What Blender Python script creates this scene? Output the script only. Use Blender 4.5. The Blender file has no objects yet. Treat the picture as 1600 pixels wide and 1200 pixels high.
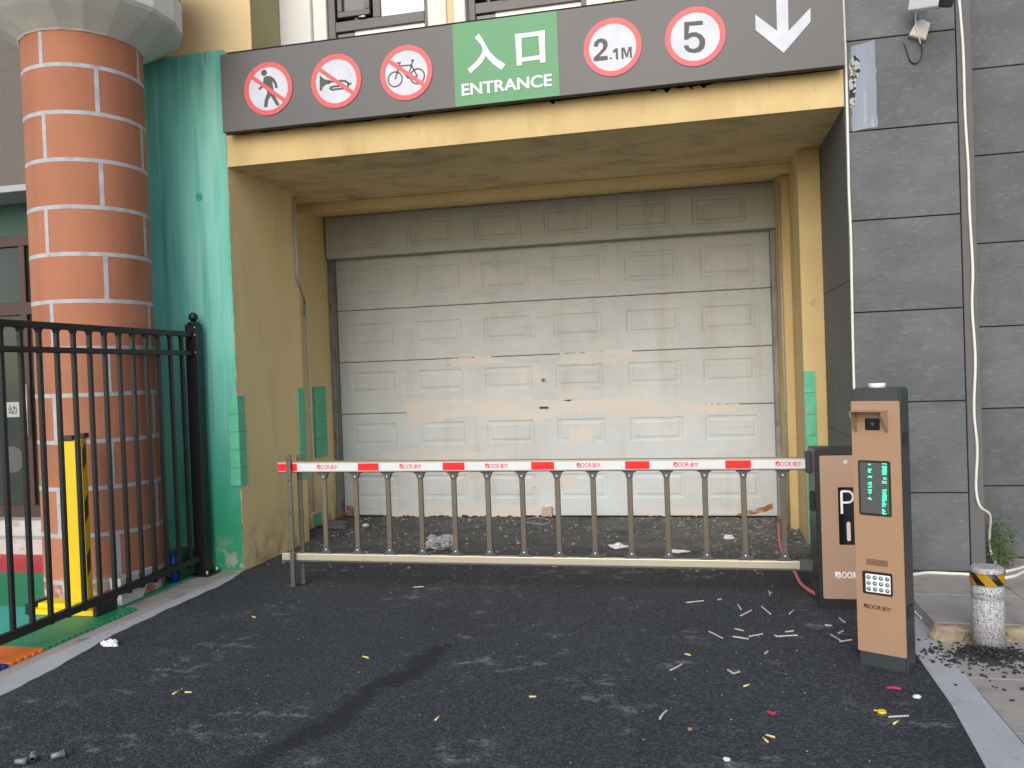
import bpy, bmesh, math, random
from mathutils import Vector, Matrix
random.seed(7)
C = bpy.context.scene
COL = C.collection
# ------------------------------------------------------------------ camera
F_PX, YAW, PITCH, ROLL, CAM_H = 1300.2, .219, -.0146, -.0365, 1.55
cy, sy, cp, sp_, cr, sr = math.cos(YAW), math.sin(YAW), math.cos(PITCH), math.sin(PITCH), math.cos(ROLL), math.sin(ROLL)
FW = Vector((-sy*cp, cy*cp, sp_)); R0 = Vector((cy, sy, 0)); U0 = R0.cross(FW)
RT = R0*cr + U0*sr; UP = U0*cr - R0*sr
cam = bpy.data.cameras.new('camera'); camo = bpy.data.objects.new('camera', cam); COL.objects.link(camo)
cam.sensor_width = 36; cam.lens = F_PX/1600*36; cam.clip_end = 500; cam.clip_start = .05
camo.matrix_world = Matrix(((RT.x, UP.x, -FW.x, 0), (RT.y, UP.y, -FW.y, 0), (RT.z, UP.z, -FW.z, CAM_H), (0, 0, 0, 1)))
C.camera = camo
# ------------------------------------------------------------------ light
SUN_EL, SUN_AZ = math.radians(30), math.radians(186)      # azimuth clockwise from +Y: the sun stands behind the camera, a little left
w = bpy.data.worlds.new('World'); C.world = w; w.use_nodes = True
nt = w.node_tree; bg = nt.nodes['Background']
sky = nt.nodes.new('ShaderNodeTexSky'); sky.sky_type = 'NISHITA'; sky.sun_disc = False
sky.sun_elevation = SUN_EL; sky.sun_rotation = SUN_AZ; sky.dust_density = 1.6; sky.air_density = 1
hs = nt.nodes.new('ShaderNodeHueSaturation'); hs.inputs['Saturation'].default_value = .85
nt.links.new(sky.outputs[0], hs.inputs['Color']); nt.links.new(hs.outputs[0], bg.inputs[0]); bg.inputs[1].default_value = .15
sl = bpy.data.lights.new('sun', 'SUN'); sl.energy = 1.3; sl.angle = math.radians(50); sl.color = (1, .98, .95)
so = bpy.data.objects.new('sun', sl); COL.objects.link(so)
sd = Vector((math.sin(SUN_AZ)*math.cos(SUN_EL), math.cos(SUN_AZ)*math.cos(SUN_EL), math.sin(SUN_EL)))
so.rotation_euler = (-sd).to_track_quat('-Z', 'Y').to_euler(); so.location = sd*30
C.view_settings.view_transform = 'Standard'; C.view_settings.look = 'None'; C.view_settings.gamma = 1
C.view_settings.exposure = .42
# ------------------------------------------------------------------ points from photo pixels (1600 x 1200) on true planes
EYE = Vector((0, 0, CAM_H))
def ray(px, py): return FW + RT*((px-800)/F_PX) + UP*((600-py)/F_PX)
def on(px, py, ax, val):
    d = ray(px, py); return EYE + d*((val-EYE[ax])/d[ax])
def gnd(px, py, z=0): return on(px, py, 2, z)
# ------------------------------------------------------------------ materials
def mat(name, c1, c2=None, scale=4, detail=6, stretch=(1, 1, 1), lo=.35, hi=.65, rough=.6, metal=0, bump=0, bscale=80,
        dirt=None, specks=None, emit=None, spec=.5, coat=0, bstretch=(1, 1, 1), rvar=0, island=0, alpha=None):
    m = bpy.data.materials.new(name); m.use_nodes = True; n = m.node_tree.nodes; L = m.node_tree.links
    b = n['Principled BSDF']; b.inputs['Roughness'].default_value = rough; b.inputs['Metallic'].default_value = metal
    b.inputs['Specular IOR Level'].default_value = spec; b.inputs['Coat Weight'].default_value = coat
    tc = n.new('ShaderNodeTexCoord')
    def noise(sc, det, st, off=0):
        mp = n.new('ShaderNodeMapping'); mp.inputs['Scale'].default_value = st; mp.inputs['Location'].default_value = (off, off*.7, off*.3)
        L.new(tc.outputs['Object'], mp.inputs[0]); t = n.new('ShaderNodeTexNoise'); t.inputs['Scale'].default_value = sc
        t.inputs['Detail'].default_value = det; t.inputs['Roughness'].default_value = .6; L.new(mp.outputs[0], t.inputs['Vector']); return t.outputs[0]
    def ramp(s, a, bb):
        r = n.new('ShaderNodeMapRange'); r.inputs[1].default_value = a; r.inputs[2].default_value = bb; L.new(s, r.inputs[0]); return r.outputs[0]
    def mix(fac, A, B):
        x = n.new('ShaderNodeMix'); x.data_type = 'RGBA'
        if isinstance(fac, float): x.inputs[0].default_value = fac
        else: L.new(fac, x.inputs[0])
        for i, v in ((6, A), (7, B)):
            if isinstance(v, tuple): x.inputs[i].default_value = (*v, 1)
            else: L.new(v, x.inputs[i])
        return x.outputs[2]
    col = c1
    if c2: col = mix(ramp(noise(scale, detail, stretch), lo, hi), c1, c2)
    for i, d in enumerate(dirt or ()):          # (colour, scale, stretch, lo, hi, amount)
        f = ramp(noise(d[1], 8, d[2], 11.3*(i+1)), d[3], d[4])
        mu = n.new('ShaderNodeMath'); mu.operation = 'MULTIPLY'; mu.inputs[1].default_value = d[5]; L.new(f, mu.inputs[0])
        if len(d) > 6:                           # limited to where a coordinate lies in a band
            sx = n.new('ShaderNodeSeparateXYZ'); L.new(tc.outputs['Object'], sx.inputs[0])
            r = ramp(sx.outputs[d[6]], d[7], d[8]); m2 = n.new('ShaderNodeMath'); m2.operation = 'MULTIPLY'
            L.new(mu.outputs[0], m2.inputs[0]); L.new(r, m2.inputs[1]); mu = m2
        col = mix(mu.outputs[0], col, d[0])
    for s in (specks or ()):                     # (colour, scale, size)
        v = n.new('ShaderNodeTexVoronoi'); v.inputs['Scale'].default_value = s[1]; L.new(tc.outputs['Object'], v.inputs['Vector'])
        vv = n.new('ShaderNodeTexWhiteNoise'); L.new(v.outputs['Color'], vv.inputs['Vector'])
        a1 = ramp(v.outputs['Distance'], s[2], s[2]*.6); a2 = ramp(vv.outputs[0], 1-s[3], 1-s[3]+.01)
        mu = n.new('ShaderNodeMath'); mu.operation = 'MULTIPLY'; L.new(a1, mu.inputs[0]); L.new(a2, mu.inputs[1]); col = mix(mu.outputs[0], col, s[0])
    if island:                                   # every loose piece a little lighter or darker than the next
        ge = n.new('ShaderNodeNewGeometry'); hv = n.new('ShaderNodeHueSaturation'); mr = n.new('ShaderNodeMapRange')
        mr.inputs[3].default_value = 1-island; mr.inputs[4].default_value = 1+island; L.new(ge.outputs['Random Per Island'], mr.inputs[0]); L.new(mr.outputs[0], hv.inputs['Value'])
        if isinstance(col, tuple): hv.inputs['Color'].default_value = (*col, 1)
        else: L.new(col, hv.inputs['Color'])
        col = hv.outputs[0]
    if alpha: L.new(ramp(noise(alpha[0], 6, alpha[1], 7.7), alpha[2], alpha[3]), b.inputs['Alpha'])
    if isinstance(col, tuple): b.inputs['Base Color'].default_value = (*col, 1)
    else: L.new(col, b.inputs['Base Color'])
    if rvar: 
        r = n.new('ShaderNodeMapRange'); r.inputs[1].default_value = .3; r.inputs[2].default_value = .7; r.inputs[3].default_value = rough-rvar; r.inputs[4].default_value = rough+rvar
        L.new(noise(scale*1.7, 5, stretch, 3.1), r.inputs[0]); L.new(r.outputs[0], b.inputs['Roughness'])
    if bump:
        bp = n.new('ShaderNodeBump'); bp.inputs['Strength'].default_value = bump; bp.inputs['Distance'].default_value = .01
        L.new(noise(bscale, 6, bstretch, 5), bp.inputs['Height']); L.new(bp.outputs[0], b.inputs['Normal'])
    if emit: b.inputs['Emission Color'].default_value = (*emit[0], 1); b.inputs['Emission Strength'].default_value = emit[1]
    return m
Y1, Y2 = (.62, .46, .21), (.57, .42, .19)
M = {}
M['yellow'] = mat('yellow_plaster', Y1, Y2, 2.5, 8, (1, 1, .6), rough=.8, bump=.15, bscale=40,
    dirt=[((.33, .23, .11), 3, (1, 1, .25), .52, .75, .55), ((.16, .13, .1), 14, (1, 1, .3), .66, .74, .5), ((.74, .58, .3), 1.2, (1, 1, 1), .5, .7, .5)])
M['wall_yellow_lift'] = mat('yellow_plaster_shade_lift', (.79, .63, .32), (.73, .57, .28), 2, 8, (1, 1, .6), rough=.85, bump=.12, bscale=45,  # same yellow plaster as the front, base colour brightened to lift the shaded recess
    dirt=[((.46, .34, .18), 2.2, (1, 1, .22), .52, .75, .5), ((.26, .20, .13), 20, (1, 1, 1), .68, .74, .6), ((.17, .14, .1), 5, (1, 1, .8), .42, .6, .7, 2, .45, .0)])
M['soffit'] = mat('soffit_plaster_shade_lift', (.74, .57, .29), (.68, .52, .27), 2, 8, rough=.85, bump=.1, bscale=30,  # same paint, lightened in its colour to offset the shade below the beam
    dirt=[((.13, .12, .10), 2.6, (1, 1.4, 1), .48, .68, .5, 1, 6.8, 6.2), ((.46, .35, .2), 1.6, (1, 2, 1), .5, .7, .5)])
M['upper_yellow'] = mat('upper_yellow_plaster', (.72, .56, .30), (.70, .52, .28), 1.4, 4, rough=.8, dirt=[((.55, .36, .16), 1.1, (1, 1, .6), .5, .75, .5)])
M['olive'] = mat('olive_plaster', (.40, .34, .17), (.36, .31, .16), 3, 5, rough=.85)
M['white_plaster'] = mat('white_plaster', (.74, .72, .66), (.68, .67, .63), 3, 5, rough=.7)
M['green_wall'] = mat('green_washed_paint', (.06, .38, .30), (.23, .58, .49), 1.5, 7, (1.6, 1, .22), .34, .66, rough=.55, bump=.12, bscale=50,
    dirt=[((.03, .28, .17), 1.3, (1.2, 1, .25), .5, .72, .7), ((.02, .22, .15), 4, (2.5, 1, .1), .54, .7, .5), ((.45, .70, .62), 5, (3, 1, .07), .58, .72, .5), ((.42, .70, .62), 2.2, (2, 1, .12), .55, .75, .6), ((.012, .27, .12), 2.2, (1, 1, .6), .3, .5, .85, 2, 1.3, .35),
          ((.02, .06, .05), 9, (4, 1, .14), .6, .68, .8, 2, 3.75, 4.2), ((.42, .36, .3), 6, (1, 1, 1), .5, .56, .8, 2, .3, .05)])
M['green_spot'] = mat('green_paint_spot', (.01, .30, .16), (.05, .38, .25), 20, 4, rough=.5)
M['terracotta'] = mat('terracotta_paint', (.40, .155, .080), (.35, .13, .067), 3, 7, (1, 1, .5), rough=.75, bump=.12, bscale=60, island=.09,
    dirt=[((.46, .20, .12), 1.6, (1, 1, .6), .5, .72, .5), ((.22, .09, .055), 2.6, (1.5, 1.5, .2), .54, .76, .5), ((.7, .62, .55), 9, (1, 1, 1), .5, .58, .8, 2, .22, .06)])
M['mortar'] = mat('mortar_paint', (.46, .46, .48), (.34, .34, .37), 12, 5, rough=.8, bump=.2, bscale=40, dirt=[((.24, .23, .24), 14, (1, 1, 1), .6, .7, .7)])
M['capital'] = mat('capital_paint', (.70, .68, .63), (.58, .56, .52), 2, 5, rough=.7, dirt=[((.40, .38, .34), 3, (1.5, 1.5, .6), .5, .75, .5)])
M['maroon'] = mat('maroon_paint', (.16, .03, .04), rough=.6)
M['clad'] = mat('slate_cladding', (.078, .086, .090), (.118, .126, .128), 2.6, 9, (1, 1, 1.3), rough=.6, bump=.35, island=.10, bscale=70,
    dirt=[((.20, .205, .205), 30, (.6, .6, 1.4), .54, .72, .45), ((.06, .063, .068), 1.4, (1, 1, 1.6), .55, .75, .6), ((.30, .30, .29), 14, (9, 9, .4), .71, .75, .5)], specks=[((.24, .24, .24), 140, .18, .05)])
M['clad_side'] = mat('slate_return', (.10, .106, .106), (.12, .124, .122), 2.2, 8, rough=.65, bump=.15, bscale=70, dirt=[((.2, .2, .19), 9, (8, 8, .35), .7, .75, .6)])
M['joint'] = mat('dark_joint', (.03, .03, .033), rough=.9)
M['trimstrip'] = mat('purple_grey_trim', (.105, .098, .104), (.12, .112, .116), 5, 5, rough=.7)
M['bluepatch'] = mat('blue_grey_paint', (.24, .275, .33), (.20, .23, .28), 5, 6, (3, 3, .5), rough=.6, dirt=[((.36, .38, .42), 8, (4, 4, .4), .56, .7, .7)])
M['glue'] = mat('glue_scrawl', (.42, .42, .41), (.02, .022, .025), 26, 3, (1, 1, 1), .47, .53, rough=.8, bump=.5, bscale=30)
def asphalt():
    m = mat('asphalt', (.026, .030, .035), (.038, .043, .048), .8, 8, rough=.85, spec=.35)
    n = m.node_tree.nodes; L = m.node_tree.links; bs = n['Principled BSDF']; tc = next(x for x in n if x.type == 'TEX_COORD')
    col = bs.inputs['Base Color'].links[0].from_socket
    def math_(op, *a):
        x = n.new('ShaderNodeMath'); x.operation = op
        for i, v in enumerate(a):
            if isinstance(v, (int, float)): x.inputs[i].default_value = v
            else: L.new(v, x.inputs[i])
        return x.outputs[0]
    def nz(sc, det=4, st=(1, 1, 1), off=0, rot=0):
        mp = n.new('ShaderNodeMapping'); mp.inputs['Scale'].default_value = st; mp.inputs['Location'].default_value = (off, off, 0); mp.inputs['Rotation'].default_value = (0, 0, rot)
        L.new(tc.outputs['Object'], mp.inputs[0]); t = n.new('ShaderNodeTexNoise'); t.inputs['Scale'].default_value = sc; t.inputs['Detail'].default_value = det; t.inputs['Roughness'].default_value = .65
        L.new(mp.outputs[0], t.inputs[0]); return t.outputs[0]
    def rp(x, a, b):
        q = n.new('ShaderNodeMapRange'); q.interpolation_type = 'SMOOTHSTEP'; q.inputs[1].default_value = a; q.inputs[2].default_value = b; L.new(x, q.inputs[0]); return q.outputs[0]
    def mx(f, A, B):
        x = n.new('ShaderNodeMix'); x.data_type = 'RGBA'; L.new(f, x.inputs[0]); L.new(A, x.inputs[6]); x.inputs[7].default_value = (*B, 1); return x.outputs[2]
    vor = n.new('ShaderNodeTexVoronoi'); vor.inputs['Scale'].default_value = 95; L.new(tc.outputs['Object'], vor.inputs['Vector'])
    wn = n.new('ShaderNodeTexWhiteNoise'); L.new(vor.outputs['Color'], wn.inputs['Vector']); stone = wn.outputs[0]
    g1 = nz(70, 3)
    col = mx(math_('MULTIPLY', rp(stone, .45, 1), .6), col, (.095, .105, .115))       # aggregate stones, lighter and darker
    col = mx(math_('MULTIPLY', rp(stone, .40, 0), .5), col, (.012, .014, .017))
    col = mx(math_('MULTIPLY', rp(g1, .55, .75), .35), col, (.09, .10, .115))
    col = mx(math_('MULTIPLY', math_('MULTIPLY', rp(nz(1.6, 3, (.9, 1.2, 1), 4), .50, .64), rp(nz(9, 7, (.8, 1.1, 1), 2), .50, .66)), math_('ADD', .25, math_('MULTIPLY', stone, .75))), col, (.22, .225, .23))   # chalky scuffs
    col = mx(math_('MULTIPLY', rp(nz(.55, 3, (1, 1, 1), 9), .5, .7), .45), col, (.020, .023, .028))   # darker fresh areas
    sx = n.new('ShaderNodeSeparateXYZ'); L.new(tc.outputs['Object'], sx.inputs[0])
    yy = rp(sx.outputs[1], 6.2, 7.4)
    xr = math_('MAXIMUM', rp(sx.outputs[0], -2.6, .2), .5)
    dust = math_('MULTIPLY', math_('MULTIPLY', yy, xr), rp(math_('ADD', nz(3, 6, (1, 1.3, 1), 6), math_('MULTIPLY', g1, .5)), .48, .9))
    col = mx(dust, col, (.17, .165, .155))                                             # dust swept into the recess
    A, B_ = gnd(706, 1005), gnd(405, 1195); d = (B_-A).xy; ln = d.length; ang = math.atan2(d.y, d.x)
    mp = n.new('ShaderNodeMapping'); mp.vector_type = 'TEXTURE'; mp.inputs['Location'].default_value = (A.x, A.y, 0); mp.inputs['Rotation'].default_value = (0, 0, ang); L.new(tc.outputs['Object'], mp.inputs[0])
    s2 = n.new('ShaderNodeSeparateXYZ'); L.new(mp.outputs[0], s2.inputs[0]); wob = math_('MULTIPLY', math_('SUBTRACT', nz(2.6, 6, (1, 1, 1), 8), .5), .55)
    across = math_('ABSOLUTE', math_('ADD', s2.outputs[1], wob))
    oil = math_('MULTIPLY', rp(across, .12, .04), math_('MULTIPLY', rp(math_('ADD', s2.outputs[0], wob), -.04, .03), rp(s2.outputs[0], ln+.5, ln-.2)))
    col = mx(math_('MULTIPLY', oil, .72), col, (.012, .013, .016))                     # dried oil run
    L.new(col, bs.inputs['Base Color'])
    h = math_('ADD', math_('MULTIPLY', vor.outputs['Distance'], -1.0), math_('MULTIPLY', g1, .8))
    bp = n.new('ShaderNodeBump'); bp.inputs['Strength'].default_value = .8; bp.inputs['Distance'].default_value = .006; L.new(h, bp.inputs['Height']); L.new(bp.outputs[0], bs.inputs['Normal'])
    return m
M['asphalt'] = asphalt()
M['pave'] = mat('paving_stone', (.36, .33, .29), (.29, .27, .245), 2.5, 8, rough=.8, bump=.2, bscale=60, dirt=[((.15, .14, .13), 5, (1, 1, 1), .56, .7, .6), ((.46, .43, .39), 7, (1, 1, 1), .6, .75, .5)])
M['kerb'] = mat('kerb_paint', (.43, .44, .45), (.36, .37, .38), 4, 8, rough=.75, bump=.2, bscale=60, dirt=[((.22, .22, .22), 7, (1, 1, 1), .6, .7, .6), ((.09, .09, .1), 22, (1, 1, 1), .68, .72, .8)])
M['concrete'] = mat('worn_concrete', (.40, .36, .31), (.32, .29, .26), 4, 8, rough=.85, bump=.3, bscale=50, dirt=[((.14, .13, .12), 5, (1, 1, 1), .58, .68, .7)])
M['rock'] = mat('tan_rock', (.36, .29, .2), (.25, .2, .14), 9, 8, rough=.9, bump=.8, bscale=30, dirt=[((.12, .1, .08), 8, (1, 1, 1), .56, .66, .6)])
M['door'] = mat('garage_door_paint', (.54, .555, .54), (.47, .485, .475), 1.6, 7, (1, 1, .7), rough=.55, bump=.03, bscale=30,
    dirt=[((.36, .33, .29), 4, (1.6, 1, .14), .53, .75, .45), ((.33, .31, .28), 8, (.35, 1, 2.2), .56, .72, .4), ((.62, .56, .5), 2.0, (.7, 1, 2), .55, .7, .5), ((.58, .64, .67), .9, (1, 1, 1), .4, .65, .7, 2, 1.5, .6), ((.2, .2, .2), 30, (1, 1, .5), .73, .76, .7)])  # the bluish layer makes the door paler towards the bottom
M['door_head'] = mat('garage_header_paint', (.47, .49, .46), (.42, .44, .41), 1.6, 6, rough=.6, dirt=[((.22, .21, .17), 3, (1, 1, .4), .55, .75, .5)])
M['filler'] = mat('cream_filler', (.53, .545, .53), (.61, .565, .515), 5, 7, (.5, 1, 1.8), .38, .48, rough=.7)
M['rust'] = mat('rust', (.26, .10, .04), (.36, .19, .10), 18, 6, rough=.9, dirt=[((.5, .44, .38), 12, (1, 1, 1), .52, .6, .8)])
M['track'] = mat('galvanised_track', (.22, .22, .21), (.33, .32, .31), 9, 6, (1, 1, .3), rough=.55, metal=.4, dirt=[((.2, .11, .07), 8, (1, 1, .5), .55, .66, .8)])
M['gap'] = mat('black_gap', (.012, .012, .012), rough=.9)
M['sign_grey'] = mat('sign_grey', (.060, .057, .056), (.068, .065, .064), 1.2, 3, rough=.38, spec=.5)
M['sign_black'] = mat('sign_edge', (.012, .013, .014), rough=.6)
M['sign_green'] = mat('sign_green', (.05, .24, .085), (.056, .26, .095), 1.5, 3, rough=.4)
M['sign_red'] = mat('sign_red', (.56, .05, .058), rough=.35)
M['sign_white'] = mat('sign_white', (.50, .51, .57), (.42, .44, .50), 5, 2, rough=.25)
M['sign_white2'] = mat('sign_white_film', (.72, .73, .76), (.5, .52, .58), 7, 2, rough=.3)
M['sign_sym'] = mat('sign_symbol', (.05, .047, .045), rough=.5)
M['black_metal'] = mat('black_powder_coat', (.010, .011, .012), (.014, .015, .016), 20, 4, rough=.38, bump=.02, bscale=300)
M['bronze'] = mat('bronze_aluminium', (.135, .118, .092), (.155, .138, .11), 6, 4, (1, 1, .2), rough=.38, metal=.45)
M['champagne'] = mat('champagne_aluminium', (.52, .47, .36), (.47, .42, .32), 3, 4, (.2, 1, 1), rough=.35, metal=.35)
M['bracket'] = mat('grey_bracket', (.075, .075, .08), rough=.5)
M['bolt'] = mat('bright_bolt', (.75, .75, .75), rough=.3, metal=.6)
M['white_film'] = mat('white_reflective_film', (.66, .67, .68), (.62, .63, .65), 30, 2, rough=.3)
M['red_film'] = mat('red_reflective_film', (.80, .012, .02), (.70, .01, .016), 30, 2, rough=.3)
M['logo_red'] = mat('logo_red', (.62, .03, .05), rough=.5)
M['logo_dark'] = mat('logo_dark', (.06, .012, .015), rough=.5)
M['logo_white'] = mat('logo_white', (.8, .8, .8), rough=.4)
M['orange'] = mat('copper_orange_coat', (.37, .228, .135), (.355, .218, .128), 3, 3, rough=.4, bump=.015, bscale=500, coat=.1, dirt=[((.30, .25, .2), 14, (1, 1, .5), .42, .7, .5, 2, .30, .06), ((.33, .2, .11), 5, (1, 1, .2), .6, .8, .25)])
M['orange2'] = mat('pinkish_orange_coat', (.38, .24, .16), (.365, .23, .152), 3, 3, rough=.42, bump=.015, bscale=500, dirt=[((.30, .27, .23), 14, (1, 1, .5), .42, .7, .5, 2, .30, .06), ((.33, .22, .15), 5, (1, 1, .2), .6, .8, .25)])
M['dark_case'] = mat('charcoal_case', (.035, .041, .045), (.04, .046, .05), 6, 3, rough=.42, bump=.03, bscale=400)
M['case_black'] = mat('black_case', (.012, .013, .014), (.016, .017, .018), 6, 3, rough=.4)
M['glass_black'] = mat('black_glass', (.008, .01, .011), rough=.08)
M['screen'] = mat('led_screen', (.075, .08, .08), (.09, .095, .094), 60, 2, rough=.35)
M['led'] = mat('led_green', (.02, .5, .2), rough=.4, emit=((.05, 1, .38), 2.0))
M['lamp_plate'] = mat('lamp_plate', (.78, .82, .84), rough=.25)
M['lens'] = mat('lamp_lens', (.25, .27, .27), (.5, .53, .53), 90, 2, rough=.12, metal=.6)
M['pink_light'] = mat('pink_bar', (.70, .52, .52), rough=.3)
M['white_plastic'] = mat('white_plastic', (.78, .79, .8), rough=.35)
M['cream_plastic'] = mat('cream_plastic', (.62, .60, .53), (.55, .53, .47), 14, 4, rough=.4)
M['cable_white'] = mat('white_cable', (.74, .73, .66), (.66, .65, .58), 6, 4, rough=.45)
M['cable_grey'] = mat('grey_conduit', (.36, .35, .33), (.28, .27, .25), 10, 4, rough=.5)
M['cable_black'] = mat('black_cable', (.015, .015, .016), rough=.45)
M['hose_red'] = mat('red_hose', (.55, .10, .10), (.48, .13, .12), 12, 3, rough=.4)
M['granite'] = mat('granite', (.30, .30, .31), (.42, .42, .43), 60, 4, rough=.55, bump=.05, bscale=200, specks=[((.07, .07, .08), 110, .5, .45), ((.62, .62, .62), 120, .45, .3)])
M['tape_yellow'] = mat('yellow_tape', (.75, .42, .01), rough=.4)
M['tape_black'] = mat('black_tape', (.012, .012, .013), rough=.35)
M['yellow_paint'] = mat('yellow_enamel', (.86, .60, .0), (.82, .56, .0), 4, 3, rough=.4)
M['guard_green'] = mat('green_foam', (.09, .45, .26), (.13, .54, .33), 14, 6, rough=.55, bump=.3, bscale=45, dirt=[((.34, .52, .42), 12, (1, 1, .6), .63, .7, .7), ((.03, .25, .14), 10, (1, 1, .4), .6, .7, .5)])
M['mat_red'] = mat('mat_red', (.66, .03, .05), (.6, .03, .045), 6, 3, rough=.55, bump=.3, bscale=150)
M['mat_green'] = mat('mat_green', (.015, .27, .12), (.016, .24, .10), 4, 3, rough=.5, bump=.3, bscale=150)
M['mat_teal'] = mat('mat_teal', (.05, .42, .33), (.05, .38, .30), 4, 3, rough=.5, bump=.3, bscale=150)
M['mat_orange'] = mat('mat_orange', (.80, .19, .02), (.75, .17, .02), 6, 3, rough=.55, bump=.3, bscale=150)
M['mat_blue'] = mat('mat_blue', (.015, .03, .22), (.015, .03, .19), 6, 3, rough=.55, bump=.3, bscale=150)
M['porch_wall'] = mat('grey_brown_stucco', (.155, .138, .118), (.13, .118, .10), 30, 6, rough=.9, bump=.6, bscale=90)
M['ledge'] = mat('pale_ledge', (.36, .37, .40), rough=.7)
M['dark_green'] = mat('dark_green_panel', (.02, .07, .05), (.025, .085, .06), 3, 4, rough=.5)
M['frame_brown'] = mat('brown_aluminium', (.085, .07, .066), (.095, .08, .076), 5, 3, rough=.4)
M['frame_maroon'] = mat('maroon_frame', (.06, .028, .026), rough=.45)
M['pane'] = mat('window_glass', (.05, .062, .06), (.075, .09, .085), 2, 3, (3, 1, .3), rough=.06)
M['pane_dark'] = mat('door_glass', (.02, .035, .03), (.045, .05, .045), 1.3, 2, rough=.08)
M['white_panel'] = mat('white_window_panel', (.82, .80, .75), (.86, .84, .79), 3, 4, rough=.35)
M['step'] = mat('pale_step_tiles', (.50, .49, .46), (.43, .42, .40), 5, 6, rough=.5, dirt=[((.2, .18, .15), 6, (1, 1, 1), .58, .7, .7)])
M['paper'] = mat('white_paper', (.36, .38, .37), rough=.6)
M['planter'] = mat('white_planter', (.55, .55, .54), (.47, .47, .46), 9, 6, rough=.7, dirt=[((.22, .21, .2), 22, (1, 1, 1), .6, .66, .7)])
M['tub_green'] = mat('dark_green_tub', (.015, .09, .05), (.012, .07, .04), 6, 4, rough=.5)
M['blue_bottle'] = mat('blue_plastic', (.01, .04, .3), rough=.3)
M['wood'] = mat('pale_splinter', (.60, .58, .53), (.45, .43, .39), 40, 3, rough=.75)
M['butt'] = mat('cigarette_paper', (.72, .62, .36), (.72, .52, .12), 60, 2, rough=.7)
M['yellow_lid'] = mat('yellow_lid', (.85, .58, .01), rough=.35)
M['red_scrap'] = mat('red_scrap', (.62, .04, .09), rough=.5)
M['tissue'] = mat('white_tissue', (.80, .80, .80), (.68, .69, .7), 30, 4, rough=.8)
M['bag'] = mat('clear_plastic_bag', (.42, .44, .45), (.16, .17, .18), 30, 5, (1, 1, 1), .35, .65, rough=.25)
M['cup'] = mat('clear_cup', (.26, .29, .30), (.09, .10, .11), 14, 3, rough=.15)
M['coin'] = mat('copper_cap', (.52, .27, .12), rough=.4, metal=.3)
M['stone'] = mat('grey_block', (.13, .135, .14), (.10, .105, .11), 14, 6, rough=.85, bump=.3, bscale=40)
M['crumb'] = mat('asphalt_crumb', (.018, .018, .02), (.035, .035, .037), 30, 4, rough=.9, island=.35)
M['gravel'] = mat('dusty_gravel', (.09, .087, .083), (.24, .235, .225), 22, 3, rough=.95, island=.4)
M['leaf'] = mat('weed_leaf', (.07, .13, .03), (.11, .18, .045), 25, 3, rough=.6)
M['stem'] = mat('weed_stem', (.13, .16, .05), rough=.7)
M['brickbit'] = mat('wood_chock', (.56, .42, .32), (.40, .28, .2), 50, 3, rough=.8)
# ------------------------------------------------------------------ mesh helpers
def BM(): return bmesh.new()
def box(bm, x0, x1, y0, y1, z0, z1, bev=0, seg=2):
    t = bmesh.new(); bmesh.ops.create_cube(t, size=1)
    for v in t.verts: v.co = Vector(((x0+x1)/2+v.co.x*(x1-x0), (y0+y1)/2+v.co.y*(y1-y0), (z0+z1)/2+v.co.z*(z1-z0)))
    if bev: bmesh.ops.bevel(t, geom=t.edges[:], offset=bev, segments=seg, affect='EDGES', profile=.5)
    add(bm, t); return bm
def add(bm, t):
    me = bpy.data.meshes.new('tmp'); t.to_mesh(me); bm.from_mesh(me); bpy.data.meshes.remove(me); t.free()
class Fr:
    def __init__(s, O, U, V, N=None):
        s.O, s.U, s.V = Vector(O), Vector(U).normalized(), Vector(V).normalized(); s.N = Vector(N).normalized() if N else s.U.cross(s.V)
    def p(s, u, v, d=0): return s.O + s.U*u + s.V*v + s.N*d
    def hit(s, px, py):
        d = ray(px, py); t = (s.O-EYE).dot(s.N)/d.dot(s.N); P = EYE+d*t-s.O; return (P.dot(s.U), P.dot(s.V))
def prism(bm, fr, pts, d0, d1, bev=0):
    t = bmesh.new(); a = [t.verts.new(fr.p(u, v, d0)) for u, v in pts]; b = [t.verts.new(fr.p(u, v, d1)) for u, v in pts]; n = len(pts)
    t.faces.new(a); top = t.faces.new(b)
    for i in range(n): t.faces.new((a[i], a[(i+1) % n], b[(i+1) % n], b[i]))
    bmesh.ops.recalc_face_normals(t, faces=t.faces[:])
    if bev: bmesh.ops.bevel(t, geom=[e for e in top.edges], offset=bev, segments=2, affect='EDGES')
    add(bm, t); return bm
def rrect(u0, u1, v0, v1, r, n=5):
    P = []
    for cx, cv, a0 in ((u1-r, v1-r, 0), (u0+r, v1-r, 90), (u0+r, v0+r, 180), (u1-r, v0+r, 270)):
        for i in range(n+1):
            a = math.radians(a0+90*i/n); P.append((cx+r*math.cos(a), cv+r*math.sin(a)))
    return P
def circ(cu, cv, r, n=48): return [(cu+r*math.cos(2*math.pi*i/n), cv+r*math.sin(2*math.pi*i/n)) for i in range(n)]
def ringp(bm, fr, cu, cv, r0, r1, d0, d1, n=56):
    t = bmesh.new(); R = []
    for i in range(n):
        c_, s_ = math.cos(2*math.pi*i/n), math.sin(2*math.pi*i/n)
        R.append([t.verts.new(fr.p(cu+r*c_, cv+r*s_, d)) for r, d in ((r0, d0), (r0, d1), (r1, d1), (r1, d0))])
    for i in range(n):
        for k in range(4): t.faces.new((R[i][k], R[(i+1) % n][k], R[(i+1) % n][(k+1) % 4], R[i][(k+1) % 4]))
    bmesh.ops.recalc_face_normals(t, faces=t.faces[:]); add(bm, t)
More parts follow.
